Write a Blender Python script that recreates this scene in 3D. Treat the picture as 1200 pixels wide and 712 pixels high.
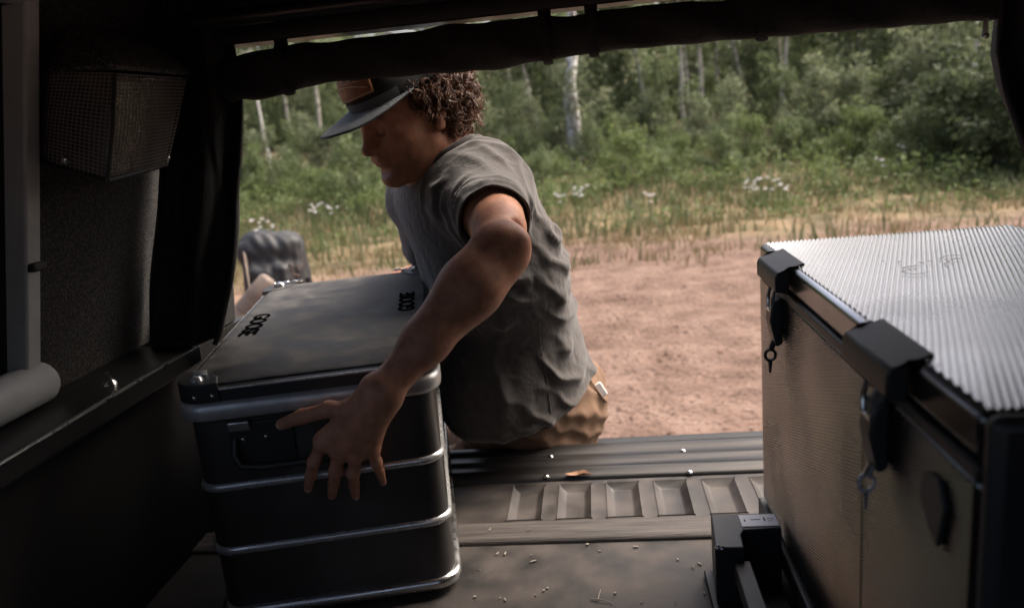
import bpy, bmesh, math, random
import numpy as np
from mathutils import Matrix, Vector
for o in list(bpy.data.objects): bpy.data.objects.remove(o)
scene = bpy.context.scene
COL = scene.collection
rad = math.radians

# ------------------------------------------------------------------ camera
FPX, CX, CY, HCAM = 900.0, 600.0, 356.0, 0.70
_r, _p, _y = rad(5.4), rad(13.4), rad(6.8)
FW = np.array([-math.sin(_y)*math.cos(_p), math.cos(_y)*math.cos(_p), -math.sin(_p)])
_rt = np.array([math.cos(_y), math.sin(_y), 0.0]); _up = np.cross(_rt, FW)
RT = math.cos(_r)*_rt - math.sin(_r)*_up
UP = math.sin(_r)*_rt + math.cos(_r)*_up
CAM = np.array([0.0, 0.0, HCAM])
def P(x, y, z=None, Y=None, X=None, d=None):
    """photo pixel -> point where its ray meets a plane (z, Y or X) or lies at depth d"""
    r = FW*FPX + RT*(x-CX) - UP*(y-CY)
    if z is not None: t = (z-CAM[2])/r[2]
    elif Y is not None: t = (Y-CAM[1])/r[1]
    elif X is not None: t = (X-CAM[0])/r[0]
    else: t = d/FPX
    return CAM + r*t
cd = bpy.data.cameras.new('camera'); cam = bpy.data.objects.new('camera', cd); COL.objects.link(cam)
cd.lens = 27.0; cd.sensor_width = 36.0; cd.clip_start = 0.02; cd.clip_end = 2000
cam.matrix_world = Matrix(((RT[0], UP[0], -FW[0], 0), (RT[1], UP[1], -FW[1], 0), (RT[2], UP[2], -FW[2], HCAM), (0, 0, 0, 1)))
cd.dof.use_dof = True; cd.dof.focus_distance = 1.22; cd.dof.aperture_fstop = 3.8
scene.camera = cam

# ------------------------------------------------------------------ sky, sun, exposure
SUN_EL, SUN_AZ = rad(54), rad(60)        # azimuth measured from +Y towards +X
w = bpy.data.worlds.new('World'); scene.world = w; w.use_nodes = True
nt = w.node_tree; nt.nodes.clear()
sky = nt.nodes.new('ShaderNodeTexSky'); sky.sky_type = 'NISHITA'; sky.sun_disc = False
sky.sun_elevation = SUN_EL; sky.sun_rotation = SUN_AZ
sky.air_density = 0.7; sky.dust_density = 9.0; sky.ozone_density = 0.0
bg = nt.nodes.new('ShaderNodeBackground'); bg.inputs[1].default_value = 0.14
wo = nt.nodes.new('ShaderNodeOutputWorld')
nt.links.new(sky.outputs[0], bg.inputs[0]); nt.links.new(bg.outputs[0], wo.inputs[0])
sd = bpy.data.lights.new('sun', 'SUN'); sd.energy = 1.5; sd.angle = rad(32); sd.color = (1.0, 0.95, 0.88)
sun = bpy.data.objects.new('sun', sd); COL.objects.link(sun)
_dir = Vector((math.sin(SUN_AZ)*math.cos(SUN_EL), math.cos(SUN_AZ)*math.cos(SUN_EL), math.sin(SUN_EL)))
sun.rotation_euler = _dir.to_track_quat('Z', 'Y').to_euler(); sun.location = (6, 8, 14)
vs = scene.view_settings; vs.view_transform = 'Standard'; vs.look = 'None'; vs.gamma = 1.0
vs.use_curve_mapping = False; vs.exposure = 1.25
scene.render.engine = 'CYCLES'

# ------------------------------------------------------------------ materials
def nodes(m): return m.node_tree.nodes, m.node_tree.links
def mat(name, col, rough=0.6, metal=0.0, col2=None, scale=20.0, bump=0.0, bscale=None, rvar=0.0, spec=0.5, stretch=None, detail=5.0, contrast=(0.3, 0.7), coat=0.0, sheen=0.0):
    m = bpy.data.materials.new(name); m.use_nodes = True
    N, L = nodes(m); b = N['Principled BSDF']
    b.inputs['Base Color'].default_value = (*col, 1); b.inputs['Roughness'].default_value = rough
    b.inputs['Metallic'].default_value = metal; b.inputs['Specular IOR Level'].default_value = spec
    if coat: b.inputs['Coat Weight'].default_value = coat
    if sheen: b.inputs['Sheen Weight'].default_value = sheen
    tc = N.new('ShaderNodeTexCoord'); mp = N.new('ShaderNodeMapping')
    if stretch: mp.inputs['Scale'].default_value = stretch
    L.new(tc.outputs['Object'], mp.inputs['Vector'])
    if col2 is not None or rvar:
        n = N.new('ShaderNodeTexNoise'); n.inputs['Scale'].default_value = scale; n.inputs['Detail'].default_value = detail
        L.new(mp.outputs[0], n.inputs['Vector'])
        rp = N.new('ShaderNodeValToRGB'); rp.color_ramp.elements[0].position = contrast[0]; rp.color_ramp.elements[1].position = contrast[1]
        c2 = col2 if col2 is not None else col
        rp.color_ramp.elements[0].color = (*col, 1); rp.color_ramp.elements[1].color = (*c2, 1)
        L.new(n.outputs['Fac'], rp.inputs[0]); L.new(rp.outputs[0], b.inputs['Base Color'])
        if rvar:
            mr = N.new('ShaderNodeMapRange'); mr.inputs['From Min'].default_value = 0.3; mr.inputs['From Max'].default_value = 0.7
            mr.inputs['To Min'].default_value = rough-rvar; mr.inputs['To Max'].default_value = rough+rvar
            L.new(n.outputs['Fac'], mr.inputs['Value']); L.new(mr.outputs[0], b.inputs['Roughness'])
    if bump:
        n2 = N.new('ShaderNodeTexNoise'); n2.inputs['Scale'].default_value = bscale or scale*4; n2.inputs['Detail'].default_value = 4
        L.new(mp.outputs[0], n2.inputs['Vector'])
        bp = N.new('ShaderNodeBump'); bp.inputs['Strength'].default_value = bump; bp.inputs['Distance'].default_value = 0.004
        L.new(n2.outputs['Fac'], bp.inputs['Height']); L.new(bp.outputs[0], b.inputs['Normal'])
    return m
def foliage_mat(name, cols, trans=0.35, rough=0.55):
    m = bpy.data.materials.new(name); m.use_nodes = True
    N, L = nodes(m); b = N['Principled BSDF']; out = N['Material Output']
    g = N.new('ShaderNodeNewGeometry'); rp = N.new('ShaderNodeValToRGB')
    el = rp.color_ramp.elements
    while len(el) < len(cols): el.new(0.5)
    for i, c in enumerate(cols): el[i].position = i/(len(cols)-1); el[i].color = (*c, 1)
    oi = N.new('ShaderNodeObjectInfo'); mx = N.new('ShaderNodeMath'); mx.operation = 'MULTIPLY_ADD'
    mx.inputs[1].default_value = 0.75; L.new(g.outputs['Random Per Island'], mx.inputs[0])
    m2 = N.new('ShaderNodeMath'); m2.operation = 'MULTIPLY'; m2.inputs[1].default_value = 0.25
    L.new(oi.outputs['Random'], m2.inputs[0]); L.new(m2.outputs[0], mx.inputs[2])
    L.new(mx.outputs[0], rp.inputs[0]); L.new(rp.outputs[0], b.inputs['Base Color']); b.inputs['Roughness'].default_value = rough
    b.inputs['Specular IOR Level'].default_value = 0.3
    t = N.new('ShaderNodeBsdfTranslucent'); L.new(rp.outputs[0], t.inputs['Color'])
    ms = N.new('ShaderNodeMixShader'); ms.inputs[0].default_value = trans
    L.new(b.outputs[0], ms.inputs[1]); L.new(t.outputs[0], ms.inputs[2]); L.new(ms.outputs[0], out.inputs[0])
    return m
M = {}
M['carpet'] = mat('charcoal_carpet', (0.030, 0.028, 0.026), 0.95, col2=(0.085, 0.080, 0.076), scale=260, bump=0.9, bscale=420, contrast=(0.42, 0.62))
M['fabric'] = mat('black_canvas', (0.020, 0.0185, 0.017), 0.9, col2=(0.034, 0.031, 0.029), scale=60, bump=0.5, bscale=700)
M['blackplastic'] = mat('black_plastic', (0.022, 0.0215, 0.021), 0.45, bump=0.15, bscale=500)
M['blacksteel'] = mat('black_powder_coat', (0.016, 0.0165, 0.017), 0.42, bump=0.2, bscale=900, col2=(0.024, 0.024, 0.024), scale=40)
M['rail'] = mat('dark_anodised_rail', (0.05, 0.05, 0.05), 0.38, metal=0.7, rvar=0.1, scale=30, stretch=(1, .1, 1))
M['winframe'] = mat('grey_window_frame', (0.58, 0.60, 0.60), 0.45, metal=0.1, col2=(0.50, 0.52, 0.52), scale=25, bump=0.08)
M['glass'] = mat('dark_tinted_glass', (0.006, 0.007, 0.007), 0.06)
M['alu'] = mat('bare_aluminium', (0.62, 0.62, 0.61), 0.30, metal=1.0, rvar=0.08, scale=40, col2=(0.5, 0.5, 0.49))
M['alu_dull'] = mat('dull_aluminium', (0.58, 0.58, 0.57), 0.28, metal=0.6, col2=(0.45, 0.45, 0.44), scale=30, rvar=0.1, bump=0.05)
M['alu_satin'] = mat('satin_aluminium', (0.56, 0.56, 0.55), 0.38, metal=0.5, rvar=0.06, scale=30, col2=(0.38, 0.38, 0.375))
M['case_body'] = mat('dark_case_aluminium', (0.075, 0.072, 0.069), 0.40, metal=0.7, col2=(0.11, 0.105, 0.10), scale=9, rvar=0.1, bump=0.06, bscale=300)
M['lid'] = mat('worn_black_lid', (0.018, 0.0175, 0.017), 0.70, col2=(0.090, 0.086, 0.081), scale=20, rvar=0.2, bump=0.3, bscale=1100, spec=0.25, contrast=(0.34, 0.66), detail=12)
M['black_ink'] = mat('black_cutout', (0.003, 0.003, 0.003), 1.0, spec=0.0)
M['chrome'] = mat('bright_fastener', (0.75, 0.74, 0.72), 0.22, metal=1.0)
M['white_label'] = mat('white_label', (0.72, 0.72, 0.74), 0.4)
M['floor'] = mat('worn_bed_liner', (0.010, 0.0084, 0.0073), 0.62, col2=(0.082, 0.066, 0.057), scale=15, rvar=0.1, bump=0.18, bscale=800, contrast=(0.34, 0.72), detail=9)
M['liner'] = mat('scuffed_liner', (0.013, 0.011, 0.010), 0.55, col2=(0.085, 0.070, 0.062), scale=12, rvar=0.12, bump=0.15, bscale=600, contrast=(0.32, 0.75), detail=9)
M['strip'] = mat('dusty_strip', (0.024, 0.020, 0.018), 0.6, col2=(0.105, 0.088, 0.078), scale=16, bump=0.4, bscale=60, stretch=(0.35, 9, 1), detail=7)
M['sill'] = mat('dark_sill_plate', (0.016, 0.0155, 0.016), 0.36, metal=0.5, col2=(0.075, 0.07, 0.066), scale=10, rvar=0.12, bump=0.12, bscale=90, stretch=(0.25, 6, 1), detail=7)
M['paint'] = mat('truck_paint', (0.10, 0.10, 0.095), 0.35, coat=0.5)
M['rubber'] = mat('tyre_rubber', (0.016, 0.016, 0.016), 0.85, bump=0.2)
M['mesh'] = mat('pouch_thread', (0.34, 0.32, 0.30), 0.45)
M['vinyl'] = mat('pouch_vinyl', (0.06, 0.055, 0.052), 0.16, col2=(0.24, 0.215, 0.20), scale=14, bump=0.5, bscale=30)
M['pouch_lid'] = mat('speckled_nylon', (0.03, 0.029, 0.028), 0.55, col2=(0.30, 0.285, 0.27), scale=330, bump=0.8, bscale=400, contrast=(0.48, 0.68))
M['straw'] = mat('straw', (0.26, 0.235, 0.20), 0.8)
M['leaf'] = mat('dry_leaf', (0.32, 0.17, 0.09), 0.7, col2=(0.22, 0.12, 0.07), scale=90)
M['bag'] = mat('charcoal_nylon', (0.016, 0.0165, 0.018), 0.6, col2=(0.030, 0.031, 0.033), scale=20, bump=0.3, bscale=90)
M['tan'] = mat('tan_canvas', (0.20, 0.155, 0.128), 0.8, col2=(0.13, 0.10, 0.082), scale=22, bump=0.4, bscale=150)
M['wood'] = mat('table_wood', (0.26, 0.16, 0.09), 0.6, col2=(0.18, 0.11, 0.065), scale=30, stretch=(1, 8, 1))
M['shirt'] = mat('grey_cotton', (0.052, 0.0455, 0.0415), 0.92, col2=(0.070, 0.0615, 0.0565), scale=55, bump=0.55, bscale=75, sheen=0.25)
M['pants'] = mat('tan_trousers', (0.205, 0.118, 0.070), 0.85, col2=(0.15, 0.088, 0.052), scale=30, bump=0.35, bscale=500)
M['capgrey'] = mat('grey_blue_cap', (0.115, 0.130, 0.140), 0.9, col2=(0.15, 0.165, 0.175), scale=60, bump=0.4, bscale=900, sheen=0.2)
M['capblack'] = mat('black_cap', (0.014, 0.014, 0.014), 0.9, bump=0.3, bscale=900)
M['leather'] = mat('brown_leather', (0.34, 0.125, 0.055), 0.6, col2=(0.26, 0.095, 0.043), scale=80, bump=0.3, bscale=500)
M['thread'] = mat('cream_thread', (0.55, 0.42, 0.26), 0.8)
M['hair'] = mat('brown_hair', (0.075, 0.030, 0.014), 0.42, col2=(0.16, 0.068, 0.030), scale=60, spec=0.6)
M['scalp'] = mat('dark_hair_base', (0.020, 0.009, 0.005), 0.8)
M['boot'] = mat('brown_boot', (0.07, 0.045, 0.03), 0.6)
M['white'] = mat('white_plastic', (0.78, 0.77, 0.75), 0.4)
M['bark_birch'] = mat('birch_bark', (0.82, 0.79, 0.77), 0.8, col2=(0.16, 0.13, 0.12), scale=5, stretch=(1, 1, 0.8), contrast=(0.55, 0.70), bump=0.4, bscale=12)
M['bark_pale'] = mat('pale_bark', (0.55, 0.52, 0.43), 0.85, col2=(0.16, 0.14, 0.11), scale=7, contrast=(0.4, 0.7))
M['twig'] = mat('grey_brown_stem', (0.13, 0.105, 0.08), 0.9)
M['leaf_a'] = foliage_mat('leaves_mid', [(0.092, 0.126, 0.056), (0.152, 0.194, 0.088), (0.225, 0.264, 0.13)], 0.45)
M['leaf_b'] = foliage_mat('leaves_grey', [(0.113, 0.138, 0.076), (0.186, 0.216, 0.12), (0.281, 0.304, 0.18)], 0.45)
M['leaf_c'] = foliage_mat('leaves_bright', [(0.088, 0.126, 0.042), (0.146, 0.196, 0.07), (0.214, 0.257, 0.105)], 0.45)
M['leaf_d'] = foliage_mat('leaves_deep', [(0.056, 0.077, 0.036), (0.099, 0.129, 0.06), (0.158, 0.187, 0.095)], 0.45)
M['grass_dry'] = foliage_mat('dry_grass', [(0.30, 0.21, 0.12), (0.24, 0.19, 0.10), (0.12, 0.14, 0.065)], 0.25)
M['grass'] = foliage_mat('green_grass', [(0.060, 0.090, 0.034), (0.10, 0.13, 0.056), (0.19, 0.185, 0.10)], 0.3)
M['petal'] = mat('white_petals', (0.72, 0.70, 0.70), 0.7)

# skin: colour from a vertex attribute (lips, nails, stubble) plus fine mottling
m = bpy.data.materials.new('tanned_skin'); m.use_nodes = True; N, L = nodes(m); b = N['Principled BSDF']
at = N.new('ShaderNodeAttribute'); at.attribute_name = 'tint'
nz = N.new('ShaderNodeTexNoise'); nz.inputs['Scale'].default_value = 55; nz.inputs['Detail'].default_value = 6
tc = N.new('ShaderNodeTexCoord'); L.new(tc.outputs['Object'], nz.inputs['Vector'])
mr = N.new('ShaderNodeMapRange'); mr.inputs['From Min'].default_value = 0.3; mr.inputs['From Max'].default_value = 0.7
mr.inputs['To Min'].default_value = 0.72; mr.inputs['To Max'].default_value = 1.16; L.new(nz.outputs['Fac'], mr.inputs['Value'])
vm = N.new('ShaderNodeVectorMath'); vm.operation = 'SCALE'; L.new(at.outputs['Color'], vm.inputs[0]); L.new(mr.outputs[0], vm.inputs['Scale'])
L.new(vm.outputs[0], b.inputs['Base Color']); b.inputs['Roughness'].default_value = 0.52; b.inputs['Specular IOR Level'].default_value = 0.32
b.inputs['Subsurface Weight'].default_value = 0.12; b.inputs['Subsurface Radius'].default_value = (0.010, 0.004, 0.002); b.inputs['Subsurface Scale'].default_value = 1.0
n2 = N.new('ShaderNodeTexNoise'); n2.inputs['Scale'].default_value = 420; L.new(tc.outputs['Object'], n2.inputs['Vector'])
bp = N.new('ShaderNodeBump'); bp.inputs['Strength'].default_value = 0.5; bp.inputs['Distance'].default_value = 0.0009
L.new(n2.outputs['Fac'], bp.inputs['Height']); L.new(bp.outputs[0], b.inputs['Normal'])
M['skin'] = m

# two-tone cap cloth: grey-blue where the 'zone' attribute is positive
m = mat('two_tone_cap', (0.115, 0.130, 0.140), 0.9, bump=0.4, bscale=900); N, L = nodes(m); b = N['Principled BSDF']
at = N.new('ShaderNodeAttribute'); at.attribute_name = 'zone'; gt = N.new('ShaderNodeMath'); gt.operation = 'GREATER_THAN'; gt.inputs[1].default_value = 0.0; L.new(at.outputs['Fac'], gt.inputs[0])
mx = N.new('ShaderNodeMix'); mx.data_type = 'RGBA'; mx.inputs['A'].default_value = (0.014, 0.014, 0.014, 1); mx.inputs['B'].default_value = (0.125, 0.140, 0.150, 1); L.new(gt.outputs[0], mx.inputs['Factor']); L.new(mx.outputs['Result'], b.inputs['Base Color'])
M['cap_two'] = m
# ribbed aluminium of the fridge (the ribs are modelled)
_a = rad(21.5)
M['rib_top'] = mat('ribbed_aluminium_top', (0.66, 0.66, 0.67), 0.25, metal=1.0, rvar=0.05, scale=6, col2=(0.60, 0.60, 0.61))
M['rib_shaded'] = mat('ribbed_aluminium_shaded', (0.185, 0.190, 0.196), 0.24, metal=1.0, rvar=0.08, scale=7, col2=(0.13, 0.134, 0.138))  # same metal as the lid, darkened to carry the side's shade
# pale dirt sheet with a brown-green verge
m = bpy.data.materials.new('dirt_ground'); m.use_nodes = True; N, L = nodes(m); b = N['Principled BSDF']
tc = N.new('ShaderNodeTexCoord'); b.inputs['Roughness'].default_value = 0.95; b.inputs['Specular IOR Level'].default_value = 0.2
def noise(sc, det=6, vec=None):
    n = N.new('ShaderNodeTexNoise'); n.inputs['Scale'].default_value = sc; n.inputs['Detail'].default_value = det
    L.new(vec or tc.outputs['Object'], n.inputs['Vector']); return n.outputs['Fac']
def ramp(fac, stops):
    r = N.new('ShaderNodeValToRGB'); e = r.color_ramp.elements
    while len(e) < len(stops): e.new(0.5)
    for i, (p, c) in enumerate(stops): e[i].position = p; e[i].color = (*c, 1)
    L.new(fac, r.inputs[0]); return r.outputs[0]
def mixc(f, a, c, mode='MIX'):
    x = N.new('ShaderNodeMix'); x.data_type = 'RGBA'; x.blend_type = mode
    if hasattr(f, 'links'): L.new(f, x.inputs['Factor'])
    else: x.inputs['Factor'].default_value = f
    L.new(a, x.inputs['A']); L.new(c, x.inputs['B']); return x.outputs['Result']
dirt = ramp(noise(4.2, 10), [(0.3, (0.125, 0.080, 0.061)), (0.5, (0.178, 0.117, 0.091)), (0.72, (0.232, 0.160, 0.126))])
fine = ramp(noise(38, 5), [(0.34, (0.50, 0.48, 0.46)), (0.47, (0.95, 0.95, 0.95)), (0.75, (1.06, 1.06, 1.06))])
dirt = mixc(1.0, dirt, fine, 'MULTIPLY')
verge = ramp(noise(2.3, 8), [(0.32, (0.07, 0.068, 0.035)), (0.52, (0.17, 0.13, 0.075)), (0.7, (0.27, 0.195, 0.12))])
sp = N.new('ShaderNodeSeparateXYZ'); L.new(tc.outputs['Object'], sp.inputs[0])
mm = N.new('ShaderNodeMath'); mm.operation = 'MULTIPLY_ADD'; mm.inputs[1].default_value = 3.2
lx = N.new('ShaderNodeMath'); lx.operation = 'MULTIPLY_ADD'; lx.use_clamp = False; lx.inputs[1].default_value = -0.32; lx.inputs[2].default_value = -0.2; L.new(sp.outputs['X'], lx.inputs[0])
l0 = N.new('ShaderNodeMath'); l0.operation = 'MAXIMUM'; l0.inputs[1].default_value = 0.0; L.new(lx.outputs[0], l0.inputs[0])
l1 = N.new('ShaderNodeMath'); l1.operation = 'ADD'; L.new(l0.outputs[0], l1.inputs[0]); L.new(sp.outputs['Y'], l1.inputs[1])
L.new(noise(0.55, 6), mm.inputs[0]); L.new(l1.outputs[0], mm.inputs[2])
mrg = N.new('ShaderNodeMapRange'); mrg.inputs['From Min'].default_value = 10.2; mrg.inputs['From Max'].default_value = 11.6
L.new(mm.outputs[0], mrg.inputs['Value'])
L.new(mixc(mrg.outputs[0], dirt, verge), b.inputs['Base Color'])
bp = N.new('ShaderNodeBump'); bp.inputs['Strength'].default_value = 0.8; bp.inputs['Distance'].default_value = 0.03
L.new(noise(22, 8), bp.inputs['Height']); L.new(bp.outputs[0], b.inputs['Normal'])
M['dirt'] = m

# ------------------------------------------------------------------ builders
def link(o, parent=None, label=None, cat=None, group=None, kind=None):
    COL.objects.link(o)
    if parent is not None: o.parent = parent
    for k, v in (('label', label), ('category', cat), ('group', group), ('kind', kind)):
        if v: o[k] = v
    return o
def empty(name, loc, label, cat, group=None, rz=0.0):
    o = bpy.data.objects.new(name, None); o.empty_display_size = 0.1; o.location = loc; o.rotation_euler = (0, 0, rz)
    return link(o, None, label, cat, group)
def mesh_np(name, V, F, smooth=False):
    V = np.asarray(V, np.float32); F = np.asarray(F, np.int32); k = F.shape[1]
    me = bpy.data.meshes.new(name); me.vertices.add(len(V)); me.vertices.foreach_set('co', V.ravel())
    me.loops.add(F.size); me.loops.foreach_set('vertex_index', F.ravel())
    me.polygons.add(len(F)); me.polygons.foreach_set('loop_start', np.arange(0, F.size, k, dtype=np.int32))
    me.polygons.foreach_set('use_smooth', np.full(len(F), smooth)); me.update(calc_edges=True); me.validate(); return me
class MB:
    def __init__(s): s.v = []; s.f = []
    def add(s, V, F):
        n = len(s.v); s.v += [tuple(map(float, p)) for p in V]; s.f += [tuple(i+n for i in f) for f in F]; return s
    def box(s, lo, hi, R=None, c=None):
        x0, y0, z0 = lo; x1, y1, z1 = hi
        V = [(x0, y0, z0), (x1, y0, z0), (x1, y1, z0), (x0, y1, z0), (x0, y0, z1), (x1, y0, z1), (x1, y1, z1), (x0, y1, z1)]
        if R is not None: V = [tuple(np.asarray(c)+R@np.asarray(p)) for p in V]
        return s.add(V, [(0, 3, 2, 1), (4, 5, 6, 7), (0, 1, 5, 4), (1, 2, 6, 5), (2, 3, 7, 6), (3, 0, 4, 7)])
    def prism(s, poly, axis, a, b):
        """polygon in the two other axes, extruded along axis from a to b"""
        n = len(poly); o = [i for i in range(3) if i != axis]; V = []
        for t in (a, b):
            for q in poly:
                p = [0, 0, 0]; p[o[0]], p[o[1]] = q; p[axis] = t; V.append(p)
        F = [tuple(range(n))[::-1], tuple(range(n, 2*n))] + [(i, (i+1) % n, n+(i+1) % n, n+i) for i in range(n)]
        return s.add(V, F)
    def tube(s, pts, r, n=8, closed=False, flat=1.0, ref=None):
        pts = [np.asarray(p, float) for p in pts]; m = len(pts)
        rr = r if hasattr(r, '__len__') else [r]*m
        V = []; prev = None
        for i, p in enumerate(pts):
            if closed: t = pts[(i+1) % m]-pts[i-1]
            else: t = pts[min(i+1, m-1)]-pts[max(i-1, 0)]
            t = t/(np.linalg.norm(t)+1e-12)
            if prev is None:
                a = np.asarray(ref, float) if ref is not None else (np.array([0, 0, 1.0]) if abs(t[2]) < 0.9 else np.array([1.0, 0, 0]))
            else: a = prev
            a = a-t*np.dot(a, t); a = a/(np.linalg.norm(a)+1e-12); prev = a; bb = np.cross(t, a)
            for k in range(n):
                th = 2*math.pi*k/n; V.append(p+rr[i]*(a*math.cos(th)*flat+bb*math.sin(th)))
        F = []
        for i in range(m if closed else m-1):
            j = (i+1) % m
            for k in range(n): F.append((i*n+k, i*n+(k+1) % n, j*n+(k+1) % n, j*n+k))
        if not closed: F += [tuple(range(n))[::-1], tuple(range((m-1)*n, m*n))]
        return s.add(V, F)
    def dome(s, c, nrm, r, h, n=8):
        nrm = np.asarray(nrm, float); nrm /= np.linalg.norm(nrm); c = np.asarray(c, float)
        a = np.cross(nrm, (0, 0, 1) if abs(nrm[2]) < .9 else (1, 0, 0)); a /= np.linalg.norm(a); bb = np.cross(nrm, a); V = []
        for q, hh in ((1, 0), (0.8, 0.6), (0.4, 0.95)):
            V += [c+r*q*(a*math.cos(2*math.pi*k/n)+bb*math.sin(2*math.pi*k/n))+nrm*h*hh for k in range(n)]
        F = [tuple(range(n))[::-1], tuple(range(2*n, 3*n))]
        for j in range(2): F += [(j*n+k, j*n+(k+1) % n, (j+1)*n+(k+1) % n, (j+1)*n+k) for k in range(n)]
        return s.add(V, F)
    def ring(s, W, Lh, r, prof, closed_prof=True, cap=False, seg=6):
        """profile (offset, z) swept round a rounded rectangle W x Lh centred on the origin"""
        pts = []
        for cx, cy, a0 in ((W/2-r, Lh/2-r, 0), (-W/2+r, Lh/2-r, 90), (-W/2+r, -Lh/2+r, 180), (W/2-r, -Lh/2+r, 270)):
            for k in range(seg+1):
                a = rad(a0+90*k/seg); pts.append((cx+r*math.cos(a), cy+r*math.sin(a), math.cos(a), math.sin(a)))
        n = len(pts); V = []
        for off, z in prof: V += [(x+nx*off, y+ny*off, z) for x, y, nx, ny in pts]
        F = []; mP = len(prof)
        for j in range(mP if closed_prof else mP-1):
            j2 = (j+1) % mP
            F += [(j*n+k, j*n+(k+1) % n, j2*n+(k+1) % n, j2*n+k) for k in range(n)]
        if cap: F += [tuple(range(n))[::-1], tuple(range((mP-1)*n, mP*n))]
        return s.add(V, F)
    def mesh(s, name, smooth=None):
        me = bpy.data.meshes.new(name); me.from_pydata(s.v, [], s.f)
        bm = bmesh.new(); bm.from_mesh(me); bmesh.ops.recalc_face_normals(bm, faces=bm.faces); bm.to_mesh(me); bm.free()
        if smooth:
            me.polygons.foreach_set('use_smooth', np.ones(len(me.polygons), bool)); me.set_sharp_from_angle(angle=rad(smooth))
        return me
    def build(s, name, m, parent=None, bevel=0, smooth=None, **kw):
        if bevel and smooth is None: smooth = 40
        o = bpy.data.objects.new(name, s.mesh(name, smooth)); o.data.materials.append(M[m])
        if bevel:
            md = o.modifiers.new('Bevel', 'BEVEL'); md.width = bevel; md.segments = 3; md.limit_method = 'ANGLE'; md.angle_limit = rad(40)
        return link(o, parent, **kw)
def newobj(name, me, m, parent=None, **kw):
    o = bpy.data.objects.new(name, me)
    if not me.materials: me.materials.append(M[m])
    return link(o, parent, **kw)
def copy_tree(o, parent=None):
    c = o.copy(); COL.objects.link(c); c.parent = parent
    for ch in [x for x in o.children]: copy_tree(ch, c)
    return c
rng = np.random.default_rng(7)
def fnoise(p, seed, freq, octs=3):
    """smooth pseudo noise from rotated sines, about -1..1"""
    r = np.random.default_rng(seed); out = 0; amp = 1.0; tot = 0
    for o in range(octs):
        for k in range(4):
            d = r.normal(size=3); d /= np.linalg.norm(d)
            out = out+amp*np.sin(p@d*freq*(1+0.35*k)*2*math.pi+r.uniform(0, 6.28)); tot += amp*0.7
        freq *= 2.1; amp *= 0.5
    return out/tot*1.3
# ------------------------------------------------------------------ ground
GZ = -0.88
def gh(x, y):
    x = np.asarray(x, float); y = np.asarray(y, float)
    s = np.maximum(0, y-11.0-0.25*np.sin(x*0.7))
    rise = 0.085*s*s/(s+1.5)
    rise = np.where(s > 60, rise, rise)
    p = np.stack([x, y, 0*x], -1)
    lump = 0.045*fnoise(p*np.array([.55, 1.2, 1]), 3, 0.5, 3)*np.clip((14-np.hypot(x, y-5))/6, 0, 1)
    lump = lump+0.024*fnoise(p*np.array([.6, 1.3, 1]), 5, 1.5, 3)*np.clip((11-np.abs(y-6))/4, 0, 1)
    near = np.clip((np.maximum(np.abs(x)-1.4, 0)+np.maximum(y-2.6, 0)+np.maximum(-y-1.2, 0))/0.8, 0, 1)   # level stand for the truck
    return GZ+rise+lump*near
def axis(lo, a, b, hi, fine, n):
    k = np.linspace(0, 1, n)**2.2
    return np.concatenate([(a-(a-lo)*k[:0:-1]), np.arange(a, b, fine), b+(hi-b)*k])
gx = axis(-400, -6.5, 7.5, 400, 0.055, 26); gy = axis(-200, 1.5, 11.5, 700, 0.055, 34)
GX, GY = np.meshgrid(gx, gy, indexing='ij'); GZZ = gh(GX, GY)
V = np.stack([GX, GY, GZZ], -1).reshape(-1, 3); ny = len(gy)
I = (np.arange(len(gx)-1)[:, None]*ny+np.arange(ny-1)[None, :]).ravel()
newobj('ground', mesh_np('ground', V, np.stack([I, I+ny, I+ny+1, I+1], -1), True), 'dirt', kind='structure')

# clods and pebbles lying on the dirt
r4 = np.random.default_rng(44); nC = 3200; cy_ = 2.9+7.2*r4.uniform(0, 1, nC); cx_ = r4.uniform(-1, 1, nC)*(1.2+cy_*.62)+.1*cy_; cz_ = gh(cx_, cy_); cs_ = .006+.026*r4.uniform(0, 1, nC)**4
oc = np.array([(1, 0, 0), (.4, .9, 0), (-.6, .8, 0), (-1, -.1, 0), (-.4, -.9, 0), (.6, -.8, 0), (.35, .25, .8), (-.4, .1, .95), (0, -.4, .7)]); F0 = np.array([(0, 1, 6), (1, 2, 6), (2, 7, 6), (2, 3, 7), (3, 4, 7), (4, 8, 7), (4, 5, 8), (5, 0, 8), (0, 6, 8), (6, 7, 8)])
th_ = r4.uniform(0, 6.28, nC); cc_, ss_ = np.cos(th_), np.sin(th_); jit = r4.uniform(.7, 1.3, (nC, 9, 3)); q_ = oc[None]*jit*cs_[:, None, None]
Vc = np.stack([q_[..., 0]*cc_[:, None]-q_[..., 1]*ss_[:, None]+cx_[:, None], q_[..., 0]*ss_[:, None]+q_[..., 1]*cc_[:, None]+cy_[:, None], q_[..., 2]*.7+cz_[:, None]-.002], -1).reshape(-1, 3)
newobj('clods', mesh_np('clods', Vc, (F0[None]+np.arange(nC)[:, None, None]*9).reshape(-1, 3), True), 'dirt', label='small clods and pebbles strewn over the bare dirt', cat='clods', kind='stuff')

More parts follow.
